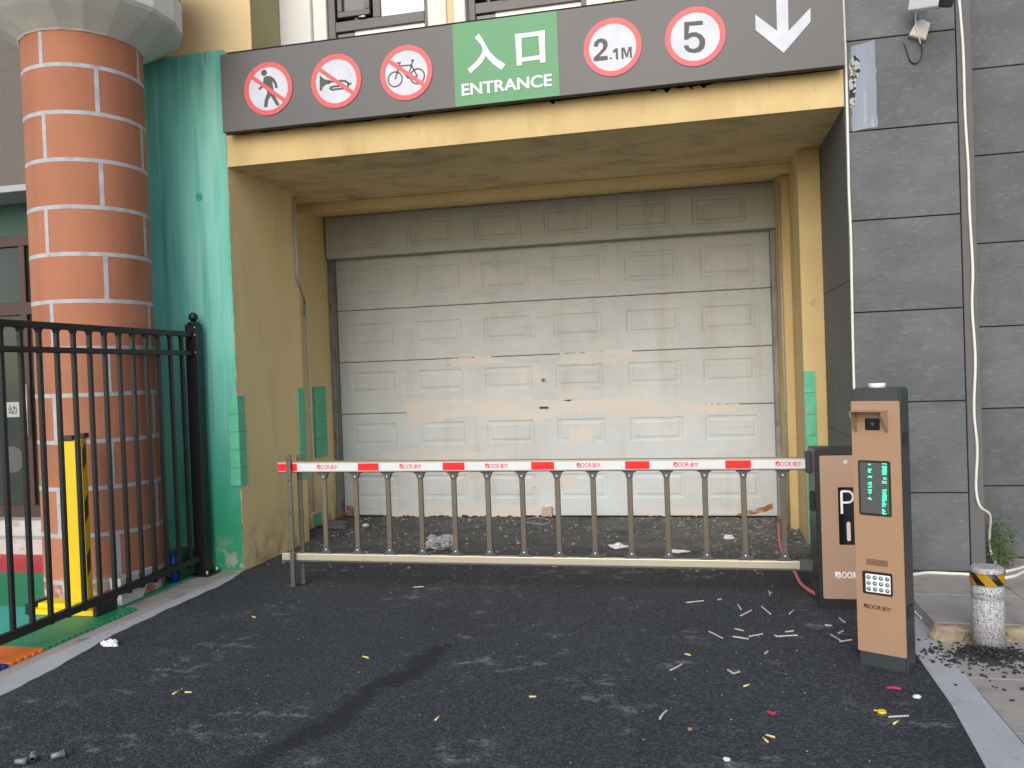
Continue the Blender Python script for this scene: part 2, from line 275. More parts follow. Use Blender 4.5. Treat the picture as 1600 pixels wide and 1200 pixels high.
def strokep(pts, wd):
    P = [Vector(p) for p in pts]; Lf, Rg = [], []
    for i, p in enumerate(P):
        d = ((P[min(i+1, len(P)-1)]-p).normalized() + (p-P[max(i-1, 0)]).normalized())
        d = d.normalized() if d.length > 1e-6 else Vector((1, 0)); nn = Vector((-d.y, d.x))*wd/2
        Lf.append(tuple(p+nn)); Rg.append(tuple(p-nn))
    return Lf + Rg[::-1]
def stroke(bm, fr, pts, wd, d0, d1):
    P = pts
    for i in range(len(P)-1): prism(bm, fr, strokep([P[i], P[i+1]], wd), d0, d1)
    for p in P[1:-1]: prism(bm, fr, circ(p[0], p[1], wd/2, 10), d0, d1+.0002)
def tube(bm, pts, r, n=8, caps=True, rend=None):
    P = [Vector(p) for p in pts]; t = bmesh.new(); rings = []
    up = Vector((.13, .27, .95)).normalized()
    for i, p in enumerate(P):
        d = (P[min(i+1, len(P)-1)]-P[max(i-1, 0)]).normalized(); a = d.cross(up)
        if a.length < .05: a = d.cross(Vector((1, 0, 0)))
        a.normalize(); b = d.cross(a); rr = r if rend is None else r+(rend-r)*i/(len(P)-1)
        rings.append([t.verts.new(p+(a*math.cos(2*math.pi*k/n)+b*math.sin(2*math.pi*k/n))*rr) for k in range(n)])
    for i in range(len(P)-1):
        for k in range(n): t.faces.new((rings[i][k], rings[i][(k+1) % n], rings[i+1][(k+1) % n], rings[i+1][k]))
    if caps: t.faces.new(rings[0][::-1]); t.faces.new(rings[-1])
    for f in t.faces: f.smooth = True
    add(bm, t); return bm
def smooth_path(pts, n=6):
    P = [Vector(p) for p in pts]; out = []
    for i in range(len(P)-1):
        a, b, c_, d = P[max(i-1, 0)], P[i], P[i+1], P[min(i+2, len(P)-1)]
        for k in range(n):
            t = k/n; out.append(.5*((2*b)+(c_-a)*t+(2*a-5*b+4*c_-d)*t*t+(3*b-a-3*c_+d)*t**3))
    return out+[P[-1]]
def lathe(bm, cx, cy_, prof, n=48, sm=True):
    t = bmesh.new(); rings = [[t.verts.new((cx+r*math.cos(2*math.pi*k/n), cy_+r*math.sin(2*math.pi*k/n), z)) for k in range(n)] for r, z in prof]
    for i in range(len(prof)-1):
        for k in range(n):
            f = t.faces.new((rings[i][k], rings[i][(k+1) % n], rings[i+1][(k+1) % n], rings[i+1][k])); f.smooth = sm
    t.faces.new(rings[0][::-1]); t.faces.new(rings[-1]); add(bm, t); return bm
def sphere(bm, c_, r, sub=2, sc=(1, 1, 1), jit=0):
    t = bmesh.new(); bmesh.ops.create_icosphere(t, subdivisions=sub, radius=1)
    for v in t.verts:
        k = 1+random.uniform(-jit, jit); v.co = Vector(c_)+Vector((v.co.x*sc[0], v.co.y*sc[1], v.co.z*sc[2]))*r*k
    for f in t.faces: f.smooth = jit == 0
    add(bm, t); return bm
def obj(name, bm, m, parent=None, label=None):
    off = Vector((0, 0, 0)); q = parent
    while q is not None: off += q.location; q = q.parent
    bmesh.ops.translate(bm, verts=bm.verts[:], vec=-off)
    me = bpy.data.meshes.new(name); bm.to_mesh(me); bm.free(); me.materials.append(M[m] if isinstance(m, str) else m)
    o = bpy.data.objects.new(name, me); COL.objects.link(o); o.parent = parent
    if label: o['label'] = label
    return o
def thing(name, label, cat, loc, group=None):
    o = bpy.data.objects.new(name, None); COL.objects.link(o); o.location = loc; o.empty_display_size = .1
    o['label'] = label; o['category'] = cat
    if group: o['group'] = group
    return o
def solo(name, bm, m, label, cat, group=None):
    lo = Vector([min(v.co[i] for v in bm.verts) for i in range(3)]); hi = Vector([max(v.co[i] for v in bm.verts) for i in range(3)])
    b = Vector(((lo.x+hi.x)/2, (lo.y+hi.y)/2, lo.z)); bmesh.ops.translate(bm, verts=bm.verts[:], vec=-b)
    o = obj(name, bm, m); o.location = b; o['label'] = label; o['category'] = cat
    if group: o['group'] = group
    return o
def struct(name, bm, m): o = obj(name, bm, m); o['kind'] = 'structure'; return o
def text(bm, fr, s, u0, u1, v0, v1, d0, d1, bold=0, skew=0):
    cu = bpy.data.curves.new('t', 'FONT'); cu.body = s; cu.offset = bold; cu.resolution_u = 4
    o = bpy.data.objects.new('t', cu); COL.objects.link(o); bpy.context.view_layer.update()
    me = bpy.data.meshes.new_from_object(o.evaluated_get(bpy.context.evaluated_depsgraph_get()))
    bpy.data.objects.remove(o); bpy.data.curves.remove(cu)
    t = bmesh.new(); t.from_mesh(me); bpy.data.meshes.remove(me)
    xs = [v.co.x for v in t.verts]; ys = [v.co.y for v in t.verts]; a, b, c_, d = min(xs), max(xs), min(ys), max(ys)
    for f in t.faces: f.normal_update()
    r = bmesh.ops.extrude_face_region(t, geom=t.faces[:]); top = {g for g in r['geom'] if isinstance(g, bmesh.types.BMVert)}
    for v in t.verts:
        u = u0+(v.co.x-a)/(b-a)*(u1-u0); vv = v0+(v.co.y-c_)/(d-c_)*(v1-v0)+skew*(u-u0); v.co = fr.p(u, vv, d1 if v in top else d0)
    for f in t.faces: f.smooth = False
    bmesh.ops.recalc_face_normals(t, faces=t.faces[:]); add(bm, t); return bm
def logo_d(b, fr, u0, u1, v0, v1, d0, d1):
    prism(b, fr, [(u0+x*(u1-u0), v0+y*(v1-v0)) for x, y in ((0, .12), (.16, .12), (.62, .74), (.72, .74), (.72, 0), (1, 0), (1, .8), (.8, 1), (0, 1))], d0, d1)
    prism(b, fr, [(u0+x*(u1-u0), v0+y*(v1-v0)) for x, y in ((.28, 0), (.6, 0), (.6, .45))], d0, d1)
XY = Fr((0, 0, 0), (1, 0, 0), (0, 1, 0), (0, 0, 1))
def jag(pts, step, amp):
    out = []
    for i in range(len(pts)):
        a, b = Vector(pts[i]), Vector(pts[(i+1) % len(pts)]); n = max(1, int((b-a).length/step))
        for k in range(n):
            p = a.lerp(b, k/n); out.append((p.x+random.uniform(-amp, amp), p.y+random.uniform(-amp, amp)))
    return out
def blob(cu, cv, ru, rv, rot=0, n=18, amp=.25):
    P = []
    for i in range(n):
        a = 2*math.pi*i/n; k = 1+random.uniform(-amp, amp); x, y = ru*math.cos(a)*k, rv*math.sin(a)*k
        P.append((cu+x*math.cos(rot)-y*math.sin(rot), cv+x*math.sin(rot)+y*math.cos(rot)))
    return P
# ------------------------------------------------------------------ ground
XL, XR, Y0, ZB = -3.6735, 1.0542, 6.15, 3.30
bm = BM(); box(bm, -60, 60, -60, 40, -.30, -.02); struct('ground', bm, 'concrete')
bm = BM()                                    # asphalt drive with ragged edges against the kerbs
edge = [(-3.62, -20), (-3.50, 3.3), (-3.50, 3.6), (-3.55, 4.1), (-3.61, 4.5), (-3.62, 5.2), (-3.605, 5.7), (-3.62, 5.9), (-3.68, 6.12), (XL, 6.2), (XL, 7.4), (-4.0, 7.45), (-4.0, 8.7), (.9, 8.7), (.9, 7.3), (1.06, 7.2), (1.06, 6.1),
        (1.14, 5.6), (1.12, 5.1), (1.07, 4.8), (1.055, 4.0), (1.01, 3.4), (1.0, 2.5), (1.0, -20)]
out = []
for i in range(len(edge)):
    a, b = Vector(edge[i]), Vector(edge[(i+1) % len(edge)]); n = max(1, int((b-a).length/.06)) if min(a.y, b.y) > -1 else 1
    for k in range(n):
        p = a.lerp(b, k/n); j = .008 if n > 1 else 0; out.append((p.x+random.uniform(-j, j), p.y+random.uniform(-j, j)))
prism(bm, XY, out, -.02, 0); struct('asphalt_driveway', bm, 'asphalt')
bm = BM()                                    # right kerb strip
prism(bm, XY, [(1.0, -20), (1.0, 2.5), (1.01, 3.4), (1.055, 4.0), (1.07, 4.8), (1.12, 5.1), (1.14, 5.62), (1.255, 5.6), (1.235, 4.95), (1.214, 4.1), (1.213, 3.4), (1.21, -20)], -.02, .004); struct('kerb_right', bm, 'kerb')
bm = BM()                                    # left kerb: pale painted band against the asphalt
prism(bm, XY, jag([(-3.72, -20), (-3.72, 4.9), (-3.73, 5.4), (-3.7, 6.14), (-3.6, 6.14), (-3.55, 5.2), (-3.50, 4.4), (-3.44, 3.6), (-3.44, -20)], .12, .004), -.02, -.002); struct('kerb_left', bm, 'kerb')
bm = BM(); prism(bm, XY, [(-7.5, -20), (-7.5, 6.7), (-4.4, 6.7), (-4.4, 6.3), (-3.69, 6.15), (-3.69, -20)], -.019, -.006); struct('path', bm, 'concrete')
bm = BM()                                    # raised pavement on the right, jointed slabs
for (x0, x1, ya, yb) in ((1.24, 1.86, 4.97, 5.55), (1.865, 2.5, 4.99, 5.55), (2.505, 4.5, 5.0, 5.55), (1.15, 1.86, 5.555, 6.14), (1.865, 2.5, 5.555, 6.59), (2.505, 4.5, 5.555, 6.59)):
    box(bm, x0, x1, ya, yb, -.02, .08, .004, 1)
struct('pavement', bm, 'pave')
bm = BM()
for i in range(10):
    for k in range(4): box(bm, 1.218+k*.9, 1.218+k*.9+.895, 4.955-.62*(i+1), 4.955-.62*i-.005, -.02, .006, .003, 1)
struct('lower_pavement', bm, 'pave')
# ------------------------------------------------------------------ garage building
B = thing('garage_building', 'yellow plastered garage entrance with deep recess, green painted corner and upper windows', 'building', (-1.3, 7.3, 0))
bm = BM(); box(bm, -5.4, XL, Y0, 7.33, -.02, 4.25); obj('side_wall', bm, 'wall_yellow_lift', B)
bm = BM(); box(bm, -5.4, -4.3, 7.332, 9, -.02, 3.3); obj('niche_wall', bm, 'wall_yellow_lift', B)
bm = BM(); FP = Fr((0, Y0, 0), (1, 0, 0), (0, 0, 1), (0, -1, 0))
P = [(-5.4, 0), (XL, 0)]+[(XL+random.uniform(-.006, .003), z*.05) for z in range(1, 84)]+[(XL, 4.25), (-5.4, 4.25)]
prism(bm, FP, P, 0, .006); gw = obj('painted_wall', bm, 'green_wall', B)
bm = BM(); u, v = FP.hit(312, 308); prism(bm, FP, blob(u, v, .03, .035, 0, 16, .12), .0062, .0075); obj('paint_spot', bm, 'green_spot', gw)
bm = BM(); P = [(XL+.001, ZB), (XR-.002, ZB)]; x = XR-.002
tops = []
while x > XL:
    tops.append((x, 3.552+random.uniform(-.004, .004))); x -= random.uniform(.04, .12)
for px, dz in ((864, -.03), (1042, -.035), (1062, -.012), (1082, -.03), (1100, -.03), (1020, -.01), (636, -.012)):
    u, _ = FP.hit(px, 145); tops += [(u-.03, 3.553), (u, 3.552+dz), (u+.025, 3.545)]
tops.sort(reverse=True); tops = [t for t in tops if XL < t[0] < XR]
prism(bm, FP, P+tops+[(XL+.001, 3.552)], -.06, 0); obj('beam', bm, 'yellow', B)
bm = BM(); box(bm, XL, XR-.002, Y0+.061, 6.6, 3.325, 4.25); obj('beam_backing', bm, 'gap', B)
bm = BM(); FS = Fr((0, 0, 0), (0, 1, 0), (0, 0, 1), (1, 0, 0))
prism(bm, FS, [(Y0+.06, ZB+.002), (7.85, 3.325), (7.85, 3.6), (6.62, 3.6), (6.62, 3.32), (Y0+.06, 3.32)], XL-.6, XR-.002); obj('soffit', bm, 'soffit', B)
bm = BM(); prism(bm, FS, [(7.85, 3.245), (8.45, 3.315), (9.1, 3.315), (9.1, 3.7), (7.852, 3.7)], -4.3, XR-.002); obj('lintel', bm, 'wall_yellow_lift', B)
bm = BM(); box(bm, -4.3, -3.95, 7.85, 9, -.02, 3.35); obj('door_jamb', bm, 'wall_yellow_lift', B)
bm = BM(); box(bm, .79, XR-.001, 8.03, 9, -.02, 3.35); obj('door_jamb', bm, 'yellow', B)
bm = BM(); box(bm, .874, XR-.001, 7.35, 8.03, -.02, 3.36, .004, 1); obj('pilaster', bm, 'yellow', B)
bm = BM(); box(bm, -5.4, 2, 9, 9.2, -.02, 4.2); obj('rear_wall', bm, 'wall_yellow_lift', B)
# upper storey
bm = BM(); box(bm, -5.44, -3.50, 6.30, 6.6, 4.0, 7.5); obj('upper_wall', bm, 'upper_yellow', B)
bm = BM(); box(bm, -3.56, -3.497, 6.302, 7.1, 4.0, 7.5); obj('reveal', bm, 'olive', B)
bm = BM(); box(bm, -5.4, XR, 6.6, 9.2, 3.71, 4.0); obj('ledge', bm, 'white_plaster', B)
def pilas(x0, x1, y, m='white_plaster'):
    b = BM(); box(b, x0, x1, y, 7.1, 4.0, 7.5, .006, 1); return obj('window_surround', b, m, B)
UW = Fr((0, 6.8, 0), (1, 0, 0), (0, 0, 1), (0, -1, 0))
pilas(-3.497, -3.20, 6.8, 'white_plaster'); pilas(-3.199, -3.07, 6.84, 'white_plaster')
pilas(-2.13, -1.965, 6.8); pilas(-1.964, -1.905, 6.815, 'upper_yellow'); pilas(-1.904, -1.80, 6.8); 
pilas(-.78, -.56, 6.8); pilas(-.559, -.50, 6.815, 'upper_yellow'); pilas(-.499, -.3, 6.8); pilas(.8, 1.05, 6.8)
def win(x0, x1):
    b = BM(); ya, yb = 6.87, 6.93
    box(b, x0, x0+.07, ya, yb, 4.0, 6.2, .004, 1); box(b, x1-.05, x1, ya, yb, 4.0, 6.2, .004, 1)
    xm = x0+.42
    box(b, x0+.07, x1-.05, ya+.002, yb, 4.585, 4.675, .004, 1); box(b, xm, xm+.07, ya+.003, yb, 4.675, 6.2, .004, 1); box(b, x0+.07, x1-.05, ya+.002, yb, 6.1, 6.2, .004, 1)
    f = obj('window', b, 'frame_brown', B)
    b = BM(); box(b, x0+.10, xm-.02, ya-.02, ya+.03, 4.70, 4.75, .004, 1); box(b, x0+.10, x0+.145, ya-.02, ya+.03, 4.75, 6, .004, 1); box(b, xm-.065, xm-.02, ya-.02, ya+.03, 4.75, 6, .004, 1); box(b, x0+.145, xm-.065, ya-.019, ya+.03, 5.95, 6, .004, 1)
    obj('sash', b, 'frame_brown', f)
    b = BM(); box(b, x0+.145, xm-.065, ya+.012, ya+.022, 4.75, 5.95); obj('pane', b, 'pane', f)
    b = BM(); box(b, x0+.07, x0+.24, ya+.03, ya+.04, 4.0, 4.585); obj('pane', b, 'pane', f)
    b = BM(); box(b, x0+.24, x1-.05, ya+.028, ya+.04, 4.0, 4.585); box(b, xm+.07, x1-.05, ya+.028, ya+.04, 4.675, 6.1); obj('white_panel', b, 'white_panel', f)
    b = BM(); tube(b, [(x0+.30, ya-.02, 4.685), (x0+.36, ya-.02, 4.685)], .008); obj('hinge', b, 'bolt', f)
win(-3.069, -2.131); win(-1.80, -.781); win(-.299, .799)
bm = BM(); box(bm, -7.5, XR, 7.1, 7.3, 4.0, 7.5); obj('upper_back_wall', bm, 'pane_dark', B)
# garage door
YD = 8.65
G = obj('garage_door', box(BM(), -3.97, .79, 8.72, 8.78, 0, 3.4), 'gap', B)
def section(x0, x1, z0, z1, cols, pz0, pz1, y, th=.04, dp=.007):
    prof = ((0, 0), (.012, dp), (.034, dp), (.052, .001))
    xs, zs = {x0, x1, x0+.006, x1-.006}, {z0, z1, z0+.008, z1-.008}
    for a, b in cols:
        for d, _ in prof: xs |= {a+d, b-d}
    for d, _ in prof: zs |= {pz0+d, pz1-d}
    xs, zs = sorted(xs), sorted(zs)
    def h(x, z):
        e = min(z-z0, z1-z); base = .006 if e < .004 else 0
        for a, b in cols:
            d = min(x-a, b-x, z-pz0, pz1-z)
            if d >= -1e-6:
                for (da, ha), (db, hb) in zip(prof, prof[1:]):
                    if d <= db+1e-6: return ha+(hb-ha)*max(0, (d-da))/(db-da)
                return prof[-1][1]
        return base
    t = bmesh.new(); V = [[t.verts.new((x, y+h(x, z), z)) for z in zs] for x in xs]
    for i in range(len(xs)-1):
        for k in range(len(zs)-1): t.faces.new((V[i][k], V[i+1][k], V[i+1][k+1], V[i][k+1]))
    box(t, x0+.002, x1-.002, y+.014, y+th, z0+.002, z1-.002)
    return t
COLS = [(-3.745, -3.245), (-2.98, -2.465), (-2.215, -1.705), (-1.455, -.95), (-.692, -.158), (.066, .582)]
ZS = [.012, .566, 1.142, 1.718, 2.293, 2.90]
PZ = [(.245, .495), (.79, 1.035), (1.37, 1.605), (1.895, 2.14), (2.44, 2.735)]
PZ[0] = (.20, .46)
for i in range(5):
    obj('door_section', section(-3.885, .74, ZS[i]+.003, ZS[i+1]-.003, COLS, PZ[i][0], PZ[i][1], YD), 'door', G)
HC = [((a+1.45)*.985-1.52+.03, (b+1.45)*.985-1.52+.03) for a, b in COLS]
obj('header_panel', section(-3.925, .789, 2.86, 3.31, HC, 2.945, 3.225, 8.50, .1, .016), 'door_head', G)
bm = BM(); box(bm, -3.945, -3.90, 8.56, 8.60, 0, 2.86, .003, 1); box(bm, -3.925, -3.89, 8.60, 8.66, 0, 2.86); obj('track', bm, 'track', G)
bm = BM(); box(bm, .745, .79, 8.56, 8.60, 0, 2.86, .003, 1); box(bm, .742, .77, 8.60, 8.66, 0, 2.86); obj('track', bm, 'track', G)
bm = BM(); tube(bm, [(.785, 8.02, .02), (.785, 8.02, 3.2)], .012); obj('guide_pipe', bm, 'cable_grey', G)
FD = Fr((0, YD, 0), (1, 0, 0), (0, 0, 1), (0, -1, 0))
bm = BM(); u, v = FD.hit(849, 594); ringp(bm, FD, u, v, .012, .024, -.002, .012); obj('lock', bm, 'track', G)
bm = BM(); prism(bm, FD, circ(u, v, .0115, 20), -.004, .006); obj('lock_core', bm, 'case_black', G); bm = BM(); u, v = FD.hit(850, 637); prism(bm, FD, rrect(u-.05, u+.05, v-.012, v+.012, .008), -.003, .005); obj('handle', bm, 'case_black', G)
def patch(pxs, m='filler', d=.0015, name='filler_patch', step=.028, amp=.016):
    b = BM(); P = jag([FD.hit(*p) for p in pxs], step, amp); b.faces.new([b.verts.new(FD.p(u, v, .001 if m == 'filler' else d)) for u, v in P]); bmesh.ops.recalc_face_normals(b, faces=b.faces[:]); [f.normal_flip() for f in b.faces if f.normal.y > 0]; return obj(name, b, m, G)
patch([(632, 628), (760, 622), (900, 626), (1000, 618), (1010, 628), (1155, 632), (1160, 640), (1100, 646), (1060, 644), (1046, 652), (900, 646), (836, 656), (720, 650), (642, 668), (636, 648)])
patch([(703, 560), (760, 556), (790, 562), (786, 568), (706, 571)]); patch([(875, 552), (980, 546), (1000, 552), (960, 566), (876, 569)])
patch([(888, 672), (926, 668), (928, 690), (890, 692)])
patch([(592, 708), (700, 704), (770, 708), (760, 719), (600, 722)])
patch([(800, 752), (900, 744), (910, 755), (800, 765)]); patch([(596, 798), (700, 788), (840, 790), (840, 806), (600, 806)]); patch([(1000, 796), (1100, 792), (1200, 798), (1195, 804), (1000, 805)])
patch([(1160, 800), (1190, 793), (1207, 786), (1208, 796), (1180, 803), (1150, 806)], 'rust', .004, 'rust_patch', .03, .006)
patch([(542, 790), (552, 792), (558, 806), (541, 806)], 'rust', .004, 'rust_patch', .03, .006)
# ------------------------------------------------------------------ slate-clad building on the right
S = thing('stone_clad_building', 'dark grey slate clad wall block to the right of the garage', 'building', (2.2, 6.8, 0))
FB = Fr((0, Y0, 0), (1, 0, 0), (0, 0, 1), (0, -1, 0))
bm = BM(); box(bm, XR+.02, 1.84, Y0+.02, 9, -.02, 7.5); box(bm, 1.84, 6, 6.62, 9, -.02, 7.5); obj('backing_wall', bm, 'joint', S)
JZ = [.08, .62, 1.245, 1.872, 2.5045, 3.119, 3.74, 4.36, 5.0, 5.7, 6.5, 7.5]
bm = BM()
for a, b in zip(JZ, JZ[1:]): box(bm, XR+.012, 1.765, Y0, Y0+.0195, a+.004, b-.004, .002, 1)
fw = obj('front_cladding', bm, 'clad', S)
bm = BM()
for a, b in zip([0, 1.0, 2.1, 3.4, 7.5], [1.0, 2.1, 3.4, 7.5]): box(bm, XR, XR+.0195, Y0+.003, 9, a+.002, b-.002)
obj('return_cladding', bm, 'clad_side', S)
bm = BM(); box(bm, 1.772, 1.862, Y0-.004, 6.6, .08, 7.5, .003, 1); obj('corner_trim', bm, 'trimstrip', S)
bm = BM(); JR = [.08, .60, 1.16, 1.75, 2.35, 2.98, 3.60, 4.22, 4.9, 5.6, 6.5, 7.5]
for a, b in zip(JR, JR[1:]):
    for x0, x1 in ((1.866, 2.9), (2.906, 4.2), (4.206, 6)): box(bm, x0, x1, 6.6, 6.619, a+.004, b-.004, .002, 1)
obj('set_back_cladding', bm, 'clad', S)
bm = BM(); P = [FB.hit(*p) for p in ((1330, 72), (1367, 62), (1371, 198), (1331, 206))]; prism(bm, FB, jag(P, .04, .004), .0005, .002); obj('paint_patch', bm, 'bluepatch', S)
bm = BM(); P = [FB.hit(*p) for p in ((1327, 95), (1335, 86), (1343, 92), (1344, 110), (1339, 122), (1336, 150), (1335, 165), (1327, 168))]; prism(bm, FB, jag(P, .02, .004), .0022, .005); obj('glue_mark', bm, 'glue', S)
# ------------------------------------------------------------------ entrance sign
SY = 6.02; FG = Fr((0, SY, 0), (1, 0, 0), (0, 0, 1), (0, -1, 0))
sgn = thing('entrance_sign', 'long grey parking entrance sign board with green panel over the garage opening', 'sign', (-1.3, SY, 3.54))
XS0, XS1, ZS0, ZS1 = -3.625, 1.040, 3.540, 4.155
bm = BM(); box(bm, XS0, XS1, SY+.004, 6.09, ZS0, ZS1, .003, 1); obj('box', bm, 'sign_black', sgn)
bm = BM(); prism(bm, FG, [(XS0, ZS0), (XS1, ZS0), (XS1, ZS1), (XS0, ZS1)], -.004, 0, .002); obj('board', bm, 'sign_grey', sgn)
h = FG.hit
bm = BM(); a = h(712, 168)[0]; b_ = h(875, 155)[0]; prism(bm, FG, [(a, ZS0+.002), (b_, ZS0+.002), (b_-.002, ZS1-.001), (a-.003, ZS1-.001)], .0005, .0025); gp = obj('green_panel', bm, 'sign_green', sgn)
def z3(x, y): return h(680+x/4, y/4)
bm = BM()
prism(bm, FG, [z3(*p) for p in ((248, 236), (275, 212), (300, 250), (322, 292), (345, 330), (385, 368), (440, 404), (415, 440), (365, 405), (325, 362), (305, 335), (290, 285))], .003, .007)
prism(bm, FG, [z3(*p) for p in ((300, 318), (318, 345), (300, 385), (262, 425), (222, 461), (204, 434), (250, 395), (280, 358))], .003, .0066)
prism(bm, FG, [z3(*p) for p in ((500, 216), (540, 211), (544, 410), (511, 415))], .003, .007); prism(bm, FG, [z3(*p) for p in ((645, 196), (685, 190), (691, 392), (657, 396))], .003, .007)
prism(bm, FG, [z3(*p) for p in ((540, 211), (645, 197), (646, 226), (541, 239))], .003, .0062); prism(bm, FG, [z3(*p) for p in ((543, 362), (656, 346), (657, 373), (544, 388))], .003, .0062)
obj('characters', bm, 'sign_white2', gp)
bm = BM(); text(bm, FG, 'ENTRANCE', h(722, 150)[0], h(863, 133)[0], 3.615, 3.705, .003, .007, .025); obj('lettering', bm, 'sign_white2', gp)
def roundel(px, py, r=.2075):
    cu, cv = h(px, py); b = BM(); prism(b, FG, circ(cu, cv, r*.83), .001, .004); o = obj('roundel', b, 'sign_white', sgn)
    b = BM(); ringp(b, FG, cu, cv, r*.815, r, .001, .007); obj('ring', b, 'sign_red', o); return o, cu, cv, r
def slash(o, cu, cv, r, a=math.radians(-38)):
    b = BM(); k = r*.82; stroke(b, FG, [(cu-k*math.cos(a), cv-k*math.sin(a)), (cu+k*math.cos(a), cv+k*math.sin(a))], r*.15, .0045, .0065); obj('slash', b, 'sign_red', o)
def z2(x, y): return h(340+x/4, y/4)
pu = 1/4/1300.2*6.2
def st(b, pts, wd): stroke(b, FG, [z2(*p) for p in pts], wd*pu, .004, .0055)
o, cu, cv, r = roundel(419.5, 139); bm = BM()
c0 = z2(292, 456); prism(bm, FG, circ(c0[0], c0[1], 21*pu, 24), .004, .0055)
prism(bm, FG, [z2(*p) for p in ((290, 486), (308, 476), (335, 478), (356, 492), (372, 520), (377, 550), (362, 552), (356, 524), (342, 510), (352, 560), (358, 596), (388, 652), (382, 664), (368, 658), (334, 600), (318, 630), (312, 672), (292, 670), (296, 628), (312, 582), (302, 530), (290, 545), (262, 566), (256, 554), (284, 528))], .004, .0055)
obj('pictogram', bm, 'sign_sym', o); slash(o, cu, cv, r)
o, cu, cv, r = roundel(525.5, 127); bm = BM()
prism(bm, FG, [z2(*p) for p in ((640, 468), (652, 484), (674, 498), (705, 503), (705, 524), (676, 530), (660, 546), (650, 570), (640, 568))], .004, .0055)
st(bm, [(700, 513), (770, 506), (800, 508), (818, 520), (818, 540), (800, 552), (716, 562), (704, 553), (716, 543), (780, 536)], 13); st(bm, [(816, 526), (838, 523)], 11)
obj('pictogram', bm, 'sign_sym', o); slash(o, cu, cv, r)
o, cu, cv, r = roundel(635, 114); bm = BM()
for wx, wy in ((1111, 497), (1250, 478)): q = z2(wx, wy); ringp(bm, FG, q[0], q[1], 42*pu, 51*pu, .004, .0055, 40)
for s in ([(1111, 497), (1138, 410)], [(1122, 396), (1148, 392)], [(1136, 400), (1138, 412)], [(1138, 414), (1212, 408)], [(1222, 378), (1190, 488)], [(1210, 380), (1230, 376)], [(1138, 414), (1190, 488)], [(1190, 488), (1250, 478)], [(1212, 408), (1250, 478)]): st(bm, s, 9)
obj('pictogram', bm, 'sign_sym', o); slash(o, cu, cv, r)
o, cu, cv, r = roundel(957, 74); bm = BM()
uu = 0
prism(bm, FG, [z3(*p) for p in ((992, 292), (997, 265), (1015, 248), (1040, 241), (1062, 247), (1077, 265), (1078, 288), (1068, 310), (1045, 335), (1026, 354), (1078, 350), (1079, 376), (990, 385), (992, 362), (1030, 325), (1048, 303), (1051, 282), (1043, 268), (1030, 266), (1020, 275), (1017, 294))], .004, .006)
pr = z3(1098, 366); prism(bm, FG, circ(pr[0], pr[1], .008, 12), .004, .006)
prism(bm, FG, [z3(*p) for p in ((1110, 318), (1130, 303), (1141, 302), (1144, 372), (1130, 373), (1128, 325), (1112, 333))], .004, .006)
prism(bm, FG, [z3(*p) for p in ((1165, 370), (1163, 300), (1183, 298), (1198, 340), (1209, 296), (1228, 294), (1230, 362), (1218, 363), (1216, 312), (1203, 358), (1192, 359), (1176, 315), (1178, 368))], .004, .006)
obj('lettering', bm, 'sign_sym', o)
o, cu, cv, r = roundel(1086, 57.5); # five
def z4(x, y): return h(1020+x/4, y/4)
bm = BM(); prism(bm, FG, [z4(*p) for p in ((196, 140), (312, 131), (314, 156), (228, 163), (224, 212), (245, 203), (275, 204), (305, 218), (325, 245), (328, 275), (318, 305), (295, 325), (260, 333), (225, 328), (203, 312), (194, 288), (222, 284), (228, 298), (245, 307), (265, 305), (285, 293), (293, 270), (287, 245), (270, 232), (250, 230), (232, 238), (222, 248), (196, 250))], .004, .006); obj('lettering', bm, 'sign_sym', o)
bm = BM(); A = [z4(*p) for p in ((845, 0), (848, 195), (985, 50), (985, 138), (818, 332), (642, 190), (640, 92), (776, 195), (772, 0))]
zt = ZS1-.05; A[0] = (A[0][0], zt); A[-1] = (A[-1][0], zt); prism(bm, FG, A, .0005, .005); obj('arrow', bm, 'sign_white', sgn)
# ------------------------------------------------------------------ brick column
cx, cyy, cr_ = -4.437, 5.479, .411
K = thing('brick_column', 'round terracotta column painted with large bricks beside the green wall', 'column', (cx, cyy, 0))
bm = BM(); lathe(bm, cx, cyy, [(cr_, -.02), (cr_, 4.11)], 96); obj('shaft', bm, 'terracotta', K)
bm = BM(); ang0 = math.atan2(-cyy, -cx)       # towards the camera
def arc(z0, z1, a0, a1, n, r0=cr_+.0005, r1=cr_+.0035):
    t = bmesh.new(); R = []
    for i in range(n+1):
        a = a0+(a1-a0)*i/n; R.append([t.verts.new((cx+r*math.cos(a), cyy+r*math.sin(a), z)) for r, z in ((r0, z0), (r1, z0), (r1, z1), (r0, z1))])
    for i in range(n):
        for k in range(4): t.faces.new((R[i][k], R[i+1][k], R[i+1][(k+1) % 4], R[i][(k+1) % 4]))
    if a1-a0 < 6: t.faces.new(R[0]); t.faces.new(R[-1])
    bmesh.ops.recalc_face_normals(t, faces=t.faces[:]); add(bm, t)
RZ = [1.55+1.021*(.19+.327*k-1.55) for k in range(12)]
for z in RZ: arc(z-.0145, z+.0145, 0, 2*math.pi, 96)
bricks = []
for k in range(-1, 12):
    z0 = (RZ[k] if k >= 0 else -.02)+.0135; z1 = (RZ[k+1] if k < 11 else 4.10)-.0135
    base = math.radians(10.5) if k % 2 == 0 else math.radians(-42)
    for q in (-1, 0, 1, 2):
        a = ang0+base+math.radians(105)*q+math.radians(random.uniform(-2, 2)); arc(z0, z1, a-.036, a+.036, 3)
    for q in (-1, 0, 1): bricks.append((z0, z1, ang0+base+math.radians(105)*q+.01, ang0+base+math.radians(105)*(q+1)-.01))
obj('mortar', bm, 'mortar', K)
bm = BM()
